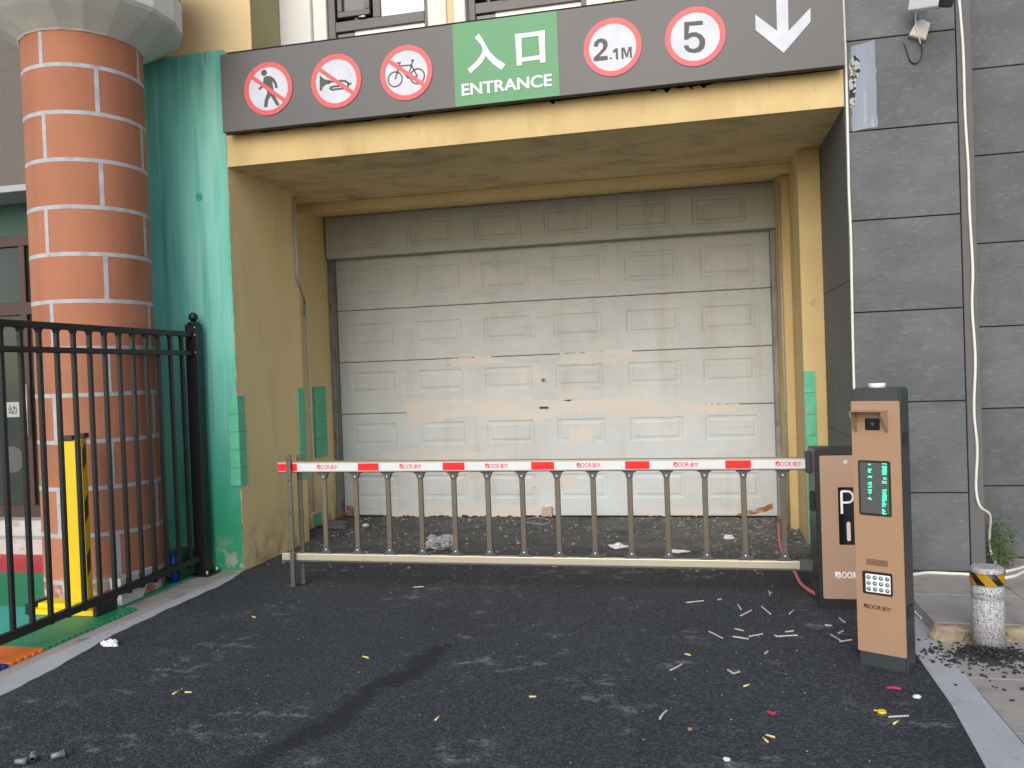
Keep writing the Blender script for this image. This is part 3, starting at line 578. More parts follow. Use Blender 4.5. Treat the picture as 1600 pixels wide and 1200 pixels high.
for z0, z1, a0, a1 in bricks: arc(z0-.004, z1+.004, a0, a1, 30, cr_+.0002, cr_+.0018)
for f in bm.faces: f.smooth = False
obj('brick_facing', bm, 'terracotta', K)
bm = BM(); lathe(bm, cx, cyy, [(.42, 4.075), (.43, 4.085), (.50, 4.13), (.60, 4.19), (.68, 4.245), (.70, 4.27), (.70, 4.50)], 36, False)
for v in bm.verts:
    k_ = round(math.atan2(v.co.y-cyy, v.co.x-cx)/(2*math.pi)*36) % 2; q = Vector((v.co.x-cx, v.co.y-cyy)); q *= 1+(.012 if k_ else -.006); v.co.x, v.co.y = cx+q.x, cyy+q.y
obj('capital', bm, 'capital', K)
bm = BM(); lathe(bm, cx, cyy, [(.70, 4.50), (.70, 4.9)], 40); obj('cap_band', bm, 'maroon', K)
# ------------------------------------------------------------------ entrance of the house on the left
E_ = thing('porch_building', 'dim glazed house entrance with grey brown wall behind the brick column', 'building', (-7, 7, 0))
bm = BM(); box(bm, -12, -5.45, 6.57, 7.3, 3.43, 7.5); obj('upper_wall', bm, 'porch_wall', E_)
bm = BM(); box(bm, -12, -5.45, 6.50, 7.3, 3.37, 3.43, .004, 1); obj('ledge', bm, 'ledge', E_)
bm = BM(); box(bm, -5.6, -5.42, 6.4, 7.5, -.02, 3.37); obj('side_wall', bm, 'porch_wall', E_)
bm = BM(); box(bm, -12.2, -12, 6.4, 7.5, 0, 3.37); obj('side_wall', bm, 'porch_wall', E_)
bm = BM(); box(bm, -12, -5.6, 6.93, 7.0, 3.05, 3.37); obj('green_panel', bm, 'dark_green', E_)
bm = BM()
for z0, z1 in ((2.95, 3.05), (2.28, 2.40), (.30, .42)): box(bm, -12, -5.6, 6.90, 6.97, z0, z1, .004, 1)
for x0 in (-5.7, -6.42, -7.9, -9.4): box(bm, x0, x0+.07, 6.901, 6.968, .42, 2.95, .004, 1)
ef = obj('door', bm, 'frame_maroon', E_)
bm = BM(); box(bm, -12, -5.6, 6.935, 6.945, .42, 2.95); obj('pane', bm, 'pane_dark', ef)
FE = Fr((0, 6.933, 0), (1, 0, 0), (0, 0, 1), (0, -1, 0))
bm = BM(); a0, b0 = FE.hit(10, 652), FE.hit(30, 628); prism(bm, FE, [(a0[0], a0[1]), (b0[0], a0[1]), (b0[0], b0[1]), (a0[0], b0[1])], 0, .003); pp = obj('notice', bm, 'paper', ef)
bm = BM(); text(bm, FE, '幼', a0[0]+.03, b0[0]-.03, a0[1]+.03, b0[1]-.03, .0035, .005); obj('lettering', bm, 'sign_sym', pp)
bm = BM(); q = FE.hit(20, 718); prism(bm, FE, circ(q[0], q[1], .13), 0, .002); obj('round_sticker', bm, 'screen', ef)
bm = BM(); tube(bm, [(-6.36, 6.86, 1.1), (-6.36, 6.86, 1.6)], .014); obj('handle', bm, 'bolt', ef)
bm = BM(); box(bm, -12, -5.42, 6.57, 6.93, -.02, .15, .006, 1); box(bm, -12, -5.42, 6.72, 6.93, .15, .30, .006, 1); obj('step', bm, 'step', E_)
bm = BM(); box(bm, -12, -5.4, 7.3, 9, 0, 7.5); obj('back_wall', bm, 'gap', E_)
# ------------------------------------------------------------------ rubber floor mats
def matt(m, pts, label, z=.012, teeth=None):
    b = BM(); P = []
    for i in range(len(pts)):
        a, c_ = Vector(pts[i]), Vector(pts[(i+1) % len(pts)]); 
        if teeth == i:
            n = int((c_-a).length/.05)
            for k in range(n):
                for f, o_ in ((.1, 0), (.25, .018), (.75, .018), (.9, 0)): P.append((a.lerp(c_, (k+f)/n).x+o_, a.lerp(c_, (k+f)/n).y))
        else: P.append(tuple(a))
    prism(b, XY, P, -.005, z); return solo('rubber_mat', b, m, label, 'floor mat', 'interlocking rubber mats on the playground')
matt('mat_red', [(-7.4, 5.92), (-4.5, 5.92), (-4.5, 6.56), (-7.4, 6.56)], 'red rubber mat strip in front of the pale entrance step')
matt('mat_green', [(-7.4, 4.97), (-3.99, 4.97), (-3.99, 5.915), (-7.4, 5.915)], 'wide green rubber mat around the foot of the brick column')
matt('mat_teal', [(-7.4, 2.0), (-4.16, 2.0), (-4.16, 4.965), (-7.4, 4.965)], 'teal rubber mat inside the black fence')
matt('mat_green', [(-3.85, 4.195), (-3.85, 5.03), (-3.99, 5.03), (-3.985, 4.968), (-4.155, 4.965), (-4.155, 4.195)], 'narrow green rubber mat outside the fence beside the kerb', teeth=0)
matt('mat_orange', [(-3.845, 3.925), (-3.845, 4.19), (-4.155, 4.19), (-4.155, 3.925)], 'orange rubber mat tile at the kerb', teeth=0)
matt('mat_blue', [(-3.84, 3.6), (-3.84, 3.92), (-4.155, 3.92), (-4.155, 3.6)], 'dark blue rubber mat tile nearest the camera by the kerb', teeth=0)
# ------------------------------------------------------------------ fence
fx = -3.97
Fn = thing('metal_fence', 'black metal picket fence with ball topped post in front of the column', 'fence', (fx, 4.6, 0))
bm = BM(); box(bm, fx-.02, fx+.02, 3.72, 5.99, 1.925, 1.968, .004, 1); obj('top_rail', bm, 'black_metal', Fn)
bm = BM(); box(bm, fx-.018, fx+.018, 3.72, 5.99, 1.775, 1.812, .004, 1); obj('middle_rail', bm, 'black_metal', Fn)
bm = BM(); FX = Fr((fx+.02, 0, 0), (0, 1, 0), (0, 0, 1), (1, 0, 0)); prism(bm, FX, [(3.72, .081), (5.99, .115), (5.99, .165), (3.72, .131)], -.04, 0, .003); obj('bottom_rail', bm, 'black_metal', Fn)
y = 5.862
while y > 3.75:
    bm = BM(); box(bm, fx-.0135, fx+.0135, y-.0135, y+.0135, .085, 1.93, .002, 1)
    prism(bm, Fr((fx, 0, 0), (0, 1, 0), (0, 0, 1), (1, 0, 0)), [(y-.0135, 1.90), (y+.0135, 1.90), (y+.02, 1.915), (y+.03, 1.926), (y-.03, 1.926), (y-.02, 1.915)], -.012, .012)
    obj('picket', bm, 'black_metal', Fn); y -= .1462
bm = BM(); box(bm, fx-.052, fx+.052, 5.99, 6.085, 0, 2.03, .005, 1); po = obj('post', bm, 'black_metal', Fn)
bm = BM(); lathe(bm, fx, 6.037, [(.05, 2.03), (.045, 2.045), (.022, 2.05), (.02, 2.056)]); sphere(bm, (fx, 6.037, 2.088), .038, 3); obj('finial', bm, 'black_metal', po)
bm = BM(); box(bm, fx-.1, fx+.1, 5.94, 6.12, -.004, .012, .003, 1); bp = obj('base_plate', bm, 'black_metal', Fn)
for dx, dy in ((-.08, 5.96), (.08, 5.96), (.08, 6.1)): obj('anchor_bolt', tube(BM(), [(fx+dx, dy, .01), (fx+dx, dy, .04)], .009), 'bolt', bp)
for z in (2.0, 1.94, 1.80): obj('screw', tube(BM(), [(fx+.04, 5.991, z), (fx+.04, 5.985, z)], .006), 'bolt', po)
# ------------------------------------------------------------------ things behind the fence
gx, gy = -4.19, 4.88
T = thing('corner_stand', 'bright yellow upright stand with black striped side and spread foot, behind the fence', 'stand', (gx, gy, 0))
FT = Fr((gx, gy, 0), (1, .35, 0), (0, 0, 1)); 
def ob(b, fr, u0, u1, v0, v1, d0, d1, bev=.004): prism(b, fr, [(u0, v0), (u1, v0), (u1, v1), (u0, v1)], d0, d1, bev); return b
bm = BM(); ob(bm, FT, -.045, .05, .08, 1.19, -.02, 0, .003); obj('front_plate', bm, 'yellow_paint', T)
bm = BM(); ob(bm, FT, .05, .07, .08, 1.20, -.10, -.004, .003); sp = obj('side_plate', bm, 'yellow_paint', T)
FT2 = Fr(FT.p(.0705, 0, 0), FT.N*-1, (0, 0, 1), FT.U)
for z in (.25, .62, .98): obj('stripe', prism(BM(), FT2, [(.02, z), (.075, z+.05), (.075, z+.19), (.02, z+.14)], .0005, .002), 'tape_black', sp)
obj('cap', ob(BM(), FT, -.055, .02, 1.191, 1.225, -.05, .012, .004), 'case_black', T); obj('cap', ob(BM(), FT, .04, .085, 1.201, 1.235, -.11, -.02, .004), 'case_black', T)
bm = BM(); box(bm, -4.50, -4.0, 4.80, 5.0, .013, .05, .004, 1); box(bm, -4.46, -4.06, 4.83, 4.97, .05, .085, .004, 1); ft = obj('foot', bm, 'yellow_paint', T)
obj('rubber_end', box(BM(), -3.999, -3.965, 4.795, 5.0, .013, .085, .004, 1), 'case_black', ft); obj('rubber_end', box(BM(), -4.535, -4.501, 4.795, 5.0, .013, .085, .004, 1), 'case_black', ft)
bm = BM(); t = bmesh.new()
V = [[t.verts.new(p) for p in q] for q in (
    ((-4.06, 5.08, 0), (-3.992, 5.08, 0), (-3.992, 5.30, 0), (-4.035, 5.30, 0)), ((-4.08, 5.065, .2), (-3.987, 5.065, .2), (-3.987, 5.43, .2), (-4.01, 5.43, .2)),
    ((-4.065, 5.085, .2), (-4.0, 5.085, .2), (-4.0, 5.41, .2), (-4.006, 5.41, .2)), ((-4.05, 5.1, .1), (-4.005, 5.1, .1), (-4.005, 5.35, .1), (-4.01, 5.35, .1)))]
t.faces.new(V[0]); t.faces.new(V[3])
for A, Bq in ((0, 1), (1, 2), (2, 3)):
    for k in range(4): t.faces.new((V[A][k], V[A][(k+1) % 4], V[Bq][(k+1) % 4], V[Bq][k]))
bmesh.ops.recalc_face_normals(t, faces=t.faces[:]); add(bm, t); bmesh.ops.translate(bm, verts=bm.verts[:], vec=(0, 0, .001))
solo('planter_box', bm, 'planter', 'worn white tapered planter box under the fence rail', 'planter')
bm = BM(); box(bm, -4.16, -4.015, 5.80, 6.0, .013, .2, .01); box(bm, -4.17, -4.005, 5.79, 6.01, .2, .22, .005); solo('plastic_tub', bm, 'tub_green', 'dark green plastic tub on the ground near the fence post', 'tub')
bm = BM(); lathe(bm, -4.035, 5.735, [(.035, .012), (.036, .15), (.03, .18), (.015, .2), (.015, .225)], 20); solo('plastic_bottle', bm, 'blue_bottle', 'small blue bottle standing beside the brick column', 'bottle')
# ------------------------------------------------------------------ green corner guards
def ridged(b, fr, u0, u1, v0, v1, d, n):
    hh = (v1-v0)/n
    for k in range(n): prism(b, fr, [(u0+random.uniform(-.003, .003), v0+hh*k+.002), (u1+random.uniform(-.003, .003), v0+hh*k+.002), (u1+random.uniform(-.003, .003), v0+hh*(k+1)-.001), (u0+random.uniform(-.003, .003), v0+hh*(k+1)-.001)], .0005, d+random.uniform(-.001, .001), .002)
FLS = Fr((XL, 0, 0), (0, 1, 0), (0, 0, 1), (1, 0, 0)); FJ = Fr((-3.95, 0, 0), (0, 1, 0), (0, 0, 1), (1, 0, 0)); FPR = Fr((0, 7.35, 0), (1, 0, 0), (0, 0, 1), (0, -1, 0))
gg = 'green foam guards on the wall corners'
bm = BM(); ridged(bm, Fr((0, Y0-.006, 0), (1, 0, 0), (0, 0, 1), (0, -1, 0)), XL-.075, XL+.013, .70, 1.435, .013, 5); ridged(bm, FLS, Y0-.006, 6.24, .70, 1.435, .013, 5); solo('corner_guard', bm, 'guard_green', 'light green foam guard wrapping the front corner between green and yellow wall', 'corner guard', gg)
bm = BM(); ridged(bm, FLS, 7.2, 7.33, .60, 1.47, .01, 6); solo('corner_guard', bm, 'guard_green', 'thin green foam strip on the back edge of the yellow side wall', 'corner guard', gg)
bm = BM(); ridged(bm, FJ, 8.08, 8.36, .72, 1.47, .02, 4); solo('corner_guard', bm, 'guard_green', 'green foam guard on the jamb left of the garage door, beside the white pipe', 'corner guard', gg)
bm = BM(); ridged(bm, FJ, 8.0, 8.14, .01, .14, .02, 1); solo('corner_guard', bm, 'guard_green', 'short stub of green foam at the foot of the left door jamb', 'corner guard', gg)
bm = BM(); ridged(bm, FPR, .874, .962, .01, 1.467, .012, 8); solo('corner_guard', bm, 'guard_green', 'tall green foam guard on the yellow pilaster right of the garage door', 'corner guard', gg)
# ------------------------------------------------------------------ barrier gate
by = 5.75
def bz(x): return -.0044*(x+3.1)
def lz(x): return -.0030*(x+3.1)
Bq = thing('barrier_gate', 'parking boom barrier with white and red arm, railing bars and orange cabinet', 'barrier', (.9, 5.65, 0))
def beam(b, x0, x1, y0_, y1_, z0, z1, f, bev=0):
    box(b, x0, x1, y0_, y1_, z0, z1, bev, 1)
bm = BM(); box(bm, -3.105, .72, by-.028, by+.028, .862, .932, .004, 1); box(bm, -3.104, .72, by-.031, by+.031, .9245, .936, .003, 1); box(bm, -3.104, .72, by-.031, by+.031, .8585, .864, .002, 1)
def tilt(b, f):
    for v in b.verts: v.co.z += f(v.co.x)
tilt(bm, bz); arm = obj('boom_arm', bm, 'champagne', Bq)
FA = Fr((0, by-.0285, 0), (1, 0, 0), (0, 0, 1), (0, -1, 0))
bm = BM(); prism(bm, FA, [(-3.10, .866), (.715, .866), (.715, .9235), (-3.10, .9235)], 0, .0008); tilt(bm, bz); obj('white_strip', bm, 'white_film', arm)
bm = BM(); box(bm, -3.104, .72, by-.0317, by-.0305, .9355, .9375); box(bm, -3.104, .72, by-.0325, by+.02, .8545, .8585); tilt(bm, bz); obj('seal_strip', bm, 'sign_black', arm)
k_ = by/5.72
for a, b in ((-3.1, -2.945), (-2.458, -2.295), (-1.806, -1.643), (-1.157, -.994), (-.50, -.335), (.165, .33)):
    bm = BM(); prism(bm, FA, [(a, .8675), (b, .8675), (b, .921), (a, .921)], .0008, .0016); tilt(bm, bz); obj('red_band', bm, 'red_film', arm)
for c_ in (-2.70, -2.05, -1.405, -.75, -.09, .57):
    bm = BM(); s = .13
    logo_d(bm, FA, c_-.084, c_-.058, .879, .912, .0009, .0014)
    text(bm, FA, 'OOR', c_-.056, c_+.018, .880, .911, .0009, .0015, .01); text(bm, FA, '道尔', c_+.022, c_+.08, .879, .912, .0009, .0015, .012); tilt(bm, bz); obj('logo', bm, 'logo_red', arm)
bm = BM(); box(bm, -3.105, .70, by-.02, by+.02, .192, .245, .006, 2); tilt(bm, lz); rl = obj('lower_rail', bm, 'champagne', Bq)
bm = BM(); box(bm, -3.103, .70, by-.0205, by+.0205, .184, .1918); tilt(bm, lz); obj('rail_shade_strip', bm, 'bracket', rl)  # dark strip in place of the shade under the lower rail
bm = BM(); box(bm, .62, .71, by-.026, by+.026, .188, .252, .005, 1); tilt(bm, lz); obj('rail_end', bm, 'bracket', rl)
for k in range(14):
    x = -2.744+.2519*k; zb, zt = .245+lz(x), .856+bz(x)
    bm = BM(); box(bm, x-.0185, x+.0185, by-.011, by+.011, zb+.012, zt-.012, .003, 1); ba = obj('baluster', bm, 'bronze', Bq)
    FK = Fr((x, by-.013, 0), (1, 0, 0), (0, 0, 1), (0, -1, 0))
    bm = BM(); prism(bm, FK, [(-.048, zt), (-.048, zt-.008), (-.03, zt-.018), (-.021, zt-.05), (0, zt-.062), (.021, zt-.05), (.03, zt-.018), (.048, zt-.008), (.048, zt)], -.028, .004, .002); obj('bracket', bm, 'bracket', ba)
    bm = BM(); prism(bm, FK, [(-.048, zb), (-.048, zb+.008), (-.03, zb+.016), (-.021, zb+.045), (0, zb+.056), (.021, zb+.045), (.03, zb+.016), (.048, zb+.008), (.048, zb)], -.028, .004, .002); br = obj('bracket', bm, 'bracket', ba)
    for z in (zt-.036, zb+.032): obj('bolt', sphere(BM(), (x, by-.018, z), .0075, 2, (1, .6, 1)), 'bolt', ba)
for x, yy, ztop in ((-3.003, by-.045, .985), (-2.966, by+.045, .985)):
    bm = BM(); box(bm, x-.0185, x+.0185, yy-.008, yy+.008, .16, ztop, .002, 1); sl_ = obj('support_leg', bm, 'bronze', Bq)
    bm = BM(); box(bm, x-.016, x+.016, yy-.010, yy+.010, .02, .19, .002, 1); box(bm, x-.022, x+.022, yy-.022, yy+.022, .001, .022, .004, 1); obj('foot', bm, 'bracket', sl_)
    bm = BM()
    for z in (.955, .80, .55, .27): tube(bm, [(x, yy-.0085, z), (x, yy-.0095, z)], .006)
    obj('hole', bm, 'gap', sl_)
# cabinet
X0, X1, ya, yb, zt = .702, 1.09, 5.47, 5.84, 1.005
bm = BM(); box(bm, X0, X1, ya+.05, yb, .0, zt-.02, .012); obj('cabinet', bm, 'dark_case', Bq)
FC = Fr((0, ya+.05, 0), (1, 0, 0), (0, 0, 1), (0, -1, 0))
bm = BM(); prism(bm, FC, [(X0-.004, 0), (X1+.004, 0)]+rrect(X0-.004, X1+.004, .5, zt, .03)[:12]+[(X0-.004, .4)], 0, .045, .006); cd = obj('cabinet_door', bm, 'case_black', Bq)
FC = Fr((0, ya+.005, 0), (1, 0, 0), (0, 0, 1), (0, -1, 0))
bm = BM(); prism(bm, FC, rrect(X0+.025, X1-.02, .062, .957, .012), .0005, .006, .002); pn = obj('front_panel', bm, 'orange2', cd)
bm = BM(); prism(bm, FC, rrect(.83, .985, .402, .76, .006), .0065, .008); obj('display_strip', bm, 'glass_black', cd)
bm = BM(); u = .85; stroke(bm, FC, [(u, .595), (u, .735)], .014, .0085, .0095)
stroke(bm, FC, [(u, .735)]+[(.885+.033*math.cos(math.radians(a)), .7+.035*math.sin(math.radians(a))) for a in range(90, -91, -15)]+[(u, .665)], .013, .0085, .0096); obj('parking_letter', bm, 'logo_white', cd)
bm = BM(); prism(bm, FC, rrect(.875, .897, .425, .545, .01), .0085, .010); obj('light_bar', bm, 'pink_light', cd)
bm = BM(); text(bm, FC, 'OOR', .838, .925, .193, .233, .0065, .008, .02); logo_d(bm, FC, .800, .832, .193, .233, .0065, .008); text(bm, FC, '道尔', .93, 1.02, .193, .233, .0065, .008, .012); obj('logo', bm, 'logo_white', cd)
bm = BM(); prism(bm, FC, circ(.879, .917, .013, 24), .0065, .011, .002); obj('lock', bm, 'bolt', cd)
bm = BM(); box(bm, X0-.03, X0+.002, ya+.07, ya+.13, .60, .72, .006, 1); obj('arm_clamp', bm, 'case_black', Bq)
bm = BM(); box(bm, X0-.03, X0+.01, by-.05, by+.05, .82, .955, .006, 1); obj('arm_holder', bm, 'dark_case', Bq)
# ------------------------------------------------------------------ kiosk
ka = .488; KO = Vector((.753, 4.455, 0)); KU = Vector((math.cos(ka), -math.sin(ka), 0)); KN = Vector((-math.sin(ka), -math.cos(ka), 0))
FK = Fr(KO, KU, (0, 0, 1), KN); kw = .227
Q = thing('parking_terminal', 'tall orange and black parking terminal with camera hood and green display', 'terminal', (.87, 4.45, 0))
bm = BM(); prism(bm, FK, [(0, 0), (kw+.003, 0)]+rrect(0, kw+.003, .8, 1.405, .02)[:12]+[(0, .4)], -.14, -.008, .01); body = obj('case', bm, 'dark_case', Q)
bm = BM(); prism(bm, FK, rrect(-.004, kw, .08, 1.34, .008), -.0075, 0, .003); fp = obj('front_panel', bm, 'orange', Q)
kh = FK.hit
bm = BM()   # hood: thin roof plate and two tapering cheeks, open in front and below
FH = Fr(FK.p(.020, 0, 0), KN, (0, 0, 1), KU)
ob(bm, FK, .020, .172, 1.291, 1.2955, .0005, .095, .002)
for u in (0, .1475): prism(bm, FH, [(.0005, 1.185), (.006, 1.185), (.092, 1.265), (.0948, 1.2905), (.0005, 1.2905)], u, u+.0045, .001)
obj('camera_hood', bm, 'orange', Q)
bm = BM(); prism(bm, FK, rrect(.064, .134, 1.196, 1.255, .006), .0005, .004, .001); ln = obj('camera_window', bm, 'glass_black', Q)
bm = BM(); sphere(bm, FK.p(.1, 1.226, .004), .012, 2, (1, 1, 1)); obj('lens', bm, 'pane', ln)
bm = BM(); prism(bm, FK, rrect(.024, .178, .770, 1.045, .01), .0005, .003, .001); dp = obj('display', bm, 'case_black', Q)
bm = BM(); prism(bm, FK, rrect(.033, .168, .782, 1.034, .003), .0032, .0038); obj('screen', bm, 'screen', dp)
bm = BM()
def zk(x, y): return kh(1320+x/10, 700+y/10)
for xs, ys in (((375, 420), (256, 330, 345, 372, 446, 450, 540, 560, 600, 605, 650, 655, 690, 710, 780, 798)), ((597, 650), (232, 246, 290, 305, 320, 335, 350, 365, 380, 408, 470, 478, 525, 545, 660, 668, 700, 720, 740, 758, 775, 792, 810, 826, 860, 880, 905, 960, 975, 990, 1005, 1022))):
    for yv in ys:
        for q in range(3):
            if random.random() < .72:
                u, v = zk(xs[0]+(xs[1]-xs[0])*(q+.2)/2.6+random.uniform(-3, 3), yv+random.uniform(-5, 5)); prism(bm, FK, [(u-.0035, v-.002), (u+.0035, v-.002), (u+.0035, v+.002), (u-.0035, v+.002)], .004, .0045)
obj('led_text', bm, 'led', dp)
bm = BM()
for k in range(7): prism(bm, FK, [(.05, .522+.0045*k), (.153, .522+.0045*k), (.153, .524+.0045*k), (.05, .524+.0045*k)], .0004, .0010)
obj('speaker_grille', bm, 'logo_dark', Q)
bm = BM(); prism(bm, FK, rrect(.030, .172, .376, .490, .008), .0005, .006, .002); lm = obj('spotlight', bm, 'case_black', Q)
bm = BM(); prism(bm, FK, rrect(.046, .164, .388, .478, .004), .0062, .0075); obj('lamp_plate', bm, 'lamp_plate', lm)
for i in range(4):
    for j in range(3):
        bm = BM(); u, v = .061+.0295*i, .404+.029*j; ringp(bm, FK, u, v, .008, .0105, .0076, .010, 20); sphere(bm, FK.p(u, v, .0076), .0082, 2); obj('lamp_lens', bm, 'lens', lm)
bm = BM(); logo_d(bm, FK, .032, .054, .301, .322, .0004, .001); text(bm, FK, 'OOR', .056, .114, .301, .322, .0004, .001, .018); text(bm, FK, '道尔', .117, .16, .299, .322, .0004, .001, .01); obj('logo', bm, 'logo_dark', Q)
bm = BM(); p0 = FK.p(.108, 1.405, -.06); lathe(bm, p0.x, p0.y, [(.04, 1.404), (.04, 1.424), (.037, 1.427)], 32); obj('antenna_cap', bm, 'white_plastic', Q)
FKS = Fr(FK.p(kw+.003, 0, 0), KN*-1, (0, 0, 1), KU)
for z in (1.15, .30): obj('hinge', ob(BM(), FKS, .02, .10, z-.03, z+.03, 0, .006, .002), 'case_black', body)
# ------------------------------------------------------------------ bollard
bx_, by_ = 1.452, 4.785
Z = thing('bollard', 'speckled grey granite bollard with a yellow and black tape band', 'bollard', (bx_, by_, 0)); rb = .078
bm = BM(); lathe(bm, bx_, by_, [(rb, -.02), (rb, .262), (rb-.005, .268), (rb-.005, .273), (rb+.001, .279), (rb+.001, .332), (rb-.004, .338), (rb-.004, .345), (rb, .35), (rb, .432), (rb-.004, .438), (rb-.012, .440)], 64); obj('shaft', bm, 'granite', Z)
bm = BM(); lathe(bm, bx_, by_, [(rb+.001, .3505), (rb+.0022, .351), (rb+.0022, .412), (rb+.001, .4125)], 64); tp = obj('tape', bm, 'tape_black', Z)
bm = BM(); a00 = math.atan2(-by_, -bx_)
for q in range(5):
    a = a00+math.radians(-8+72*q); t = bmesh.new(); n = 8; R = []
    for i in range(n+1):
        z = .352+.059*i/n; sh = math.radians(38)*(1-i/n)
        R.append([t.verts.new((bx_+(rb+.0028)*math.cos(aa), by_+(rb+.0028)*math.sin(aa), z)) for aa in [a+sh-math.radians(34)+math.radians(40)*k/6 for k in range(7)]])
    for i in range(n):
        for k in range(6): t.faces.new((R[i][k], R[i][k+1], R[i+1][k+1], R[i+1][k]))
    bmesh.ops.solidify(t, geom=t.faces[:], thickness=.0006); add(bm, t)
obj('yellow_stripe', bm, 'tape_yellow', tp)
# ------------------------------------------------------------------ security camera
V = thing('security_camera', 'white bullet security camera on a tilted bracket high on the slate wall', 'camera', (1.55, Y0, 3.8))
bm = BM(); P = [FB.hit(*p) for p in ((1434, 32), (1451, 40), (1444, 66), (1418, 59), (1425, 45))]; prism(bm, FB, P, .001, .05, .006); obj('junction_box', bm, 'cream_plastic', V)
q0 = FB.p(*FB.hit(1434, 32), .03); q1 = on(1446, 16, 1, 6.02); q2 = on(1444, 8, 1, 6.0)
bm = BM(); tube(bm, [q0, q0.lerp(q1, .5)+Vector((.0, 0, .0)), q1, q2], .014, 12); sphere(bm, q1, .022, 2); obj('bracket_arm', bm, 'cream_plastic', V)
a_, b_2 = on(1437, 3, 1, 6.0), on(1482, -4, 1, 5.76)
bm = BM(); ax = (b_2-a_).normalized(); FV = Fr(a_-ax*.05, ax.cross(Vector((0, 0, 1))), ax.cross(Vector((0, 0, 1))).cross(ax)*-1, ax); prism(bm, FV, rrect(-.042, .042, -.038, .055, .015), 0, .30, .004); obj('housing', bm, 'white_plastic', V)
bm = BM(); prism(bm, FV, rrect(-.043, .043, -.039, .056, .015), .3005, .33, .004); obj('front_ring', bm, 'case_black', V)
bm = BM(); P = [FB.p(*FB.hit(x, y), d) for x, y, d in ((1430, -8, .06), (1428, 20, .055), (1428, 45, .055), (1432, 58, .05), (1437, 70, .02))]; tube(bm, smooth_path(P), .005); obj('cable', bm, 'cable_white', V)
bm = BM(); P = [FB.p(*FB.hit(x, y), d) for x, y, d in ((1437, 70, .02), (1440, 80, .015), (1437, 94, .01), (1429, 100, .01), (1421, 95, .01), (1417, 82, .008), (1412, 68, .004))]; tube(bm, smooth_path(P), .004); obj('lead', bm, 'cable_black', V)
# ------------------------------------------------------------------ cables and pipes
bm = BM(); P = [FB.p(*FB.hit(x, y), .012) for x, y in ((1314, -60), (1317, 0), (1321, 100), (1323, 165), (1325, 250), (1326, 300), (1329, 370), (1331, 480), (1334, 605))]+[(1.062, Y0-.012, .6), (1.066, Y0-.012, .1)]
tube(bm, smooth_path(P), .009); solo('wall_cable', bm, 'cable_white', 'white cable running straight down the left corner of the slate wall', 'cable')
bm = BM(); P = [FB.p(*FB.hit(x, y), .012) for x, y in ((1495, -60), (1498, 0), (1504, 80), (1507, 180), (1512, 260), (1514, 330), (1519, 420), (1518, 480), (1523, 560), (1521, 640), (1526, 700), (1524, 760), (1530, 790))]+[Vector((1.91, 6.2, .46)), Vector((1.935, 6.3, .32)), Vector((1.95, 6.35, .2)), Vector((1.97, 6.3, .1))]
tube(bm, smooth_path(P), .009); solo('wall_cable', bm, 'cable_white', 'wavy white cable hanging over the trim strip of the slate wall to the weeds', 'cable')
bm = BM(); P = [gnd(x, y, .09) for x, y in ((1395, 903), (1425, 898), (1450, 895), (1480, 896), (1520, 898), (1560, 903), (1585, 900), (1600, 893), (1640, 880))]; tube(bm, smooth_path(P), .011); solo('ground_cable', bm, 'cable_white', 'white cable lying along the foot of the slate wall', 'cable')
bm = BM(); P = [gnd(x, y, .09) for x, y in ((1572, 893), (1590, 889), (1620, 880))]; tube(bm, smooth_path(P), .011); solo('ground_cable', bm, 'cable_white', 'short end of white cable on the paving behind the bollard', 'cable')
bm = BM(); tube(bm, smooth_path([(-3.655, 7.27, 3.29), (-3.655, 7.25, 2.9), (-3.645, 7.25, 2.65), (-3.655, 7.25, 2.5)]), .012); tube(bm, smooth_path([(-3.655, 7.25, 2.5), (-3.70, 7.45, 2.36), (-3.86, 7.80, 2.36), (-3.88, 7.83, 2.2)]), .012); solo('conduit', bm, 'cable_grey', 'grey sagging conduit at the top of the yellow side wall', 'pipe')
bm = BM(); tube(bm, [on(477, 475, 1, 7.83), on(484, 600, 1, 7.83), on(489, 722, 1, 7.83), on(491, 800, 1, 7.83)], .012); solo('pipe', bm, 'cable_white', 'thin white pipe running down the wall left of the garage door', 'pipe')
bm = BM(); P = [gnd(1217, 828, .02)+Vector((0, 0, .06)), gnd(1219, 850, .02), gnd(1225, 868, .015), gnd(1240, 890, .015), gnd(1250, 910, .015), gnd(1262, 921, .02), gnd(1276, 929, .03)]; tube(bm, smooth_path(P), .014); solo('hose', bm, 'hose_red', 'red hose curling from the barrier cabinet across the asphalt', 'hose')
bm = BM(); P = [gnd(x, y, .006) for x, y in ((820, 812), (840, 808), (860, 814), (850, 820), (830, 817), (812, 815))]; tube(bm, smooth_path(P), .005); solo('wire', bm, 'cable_grey', 'thin grey wire loop lying at the foot of the garage door', 'wire')
bm = BM(); P = [gnd(x, y, .02) for x, y in ((1421, 948), (1432, 958), (1426, 952), (1440, 966))]; tube(bm, smooth_path(P), .006); solo('wire', bm, 'cable_white', 'short white wire at the side of the orange terminal', 'wire')
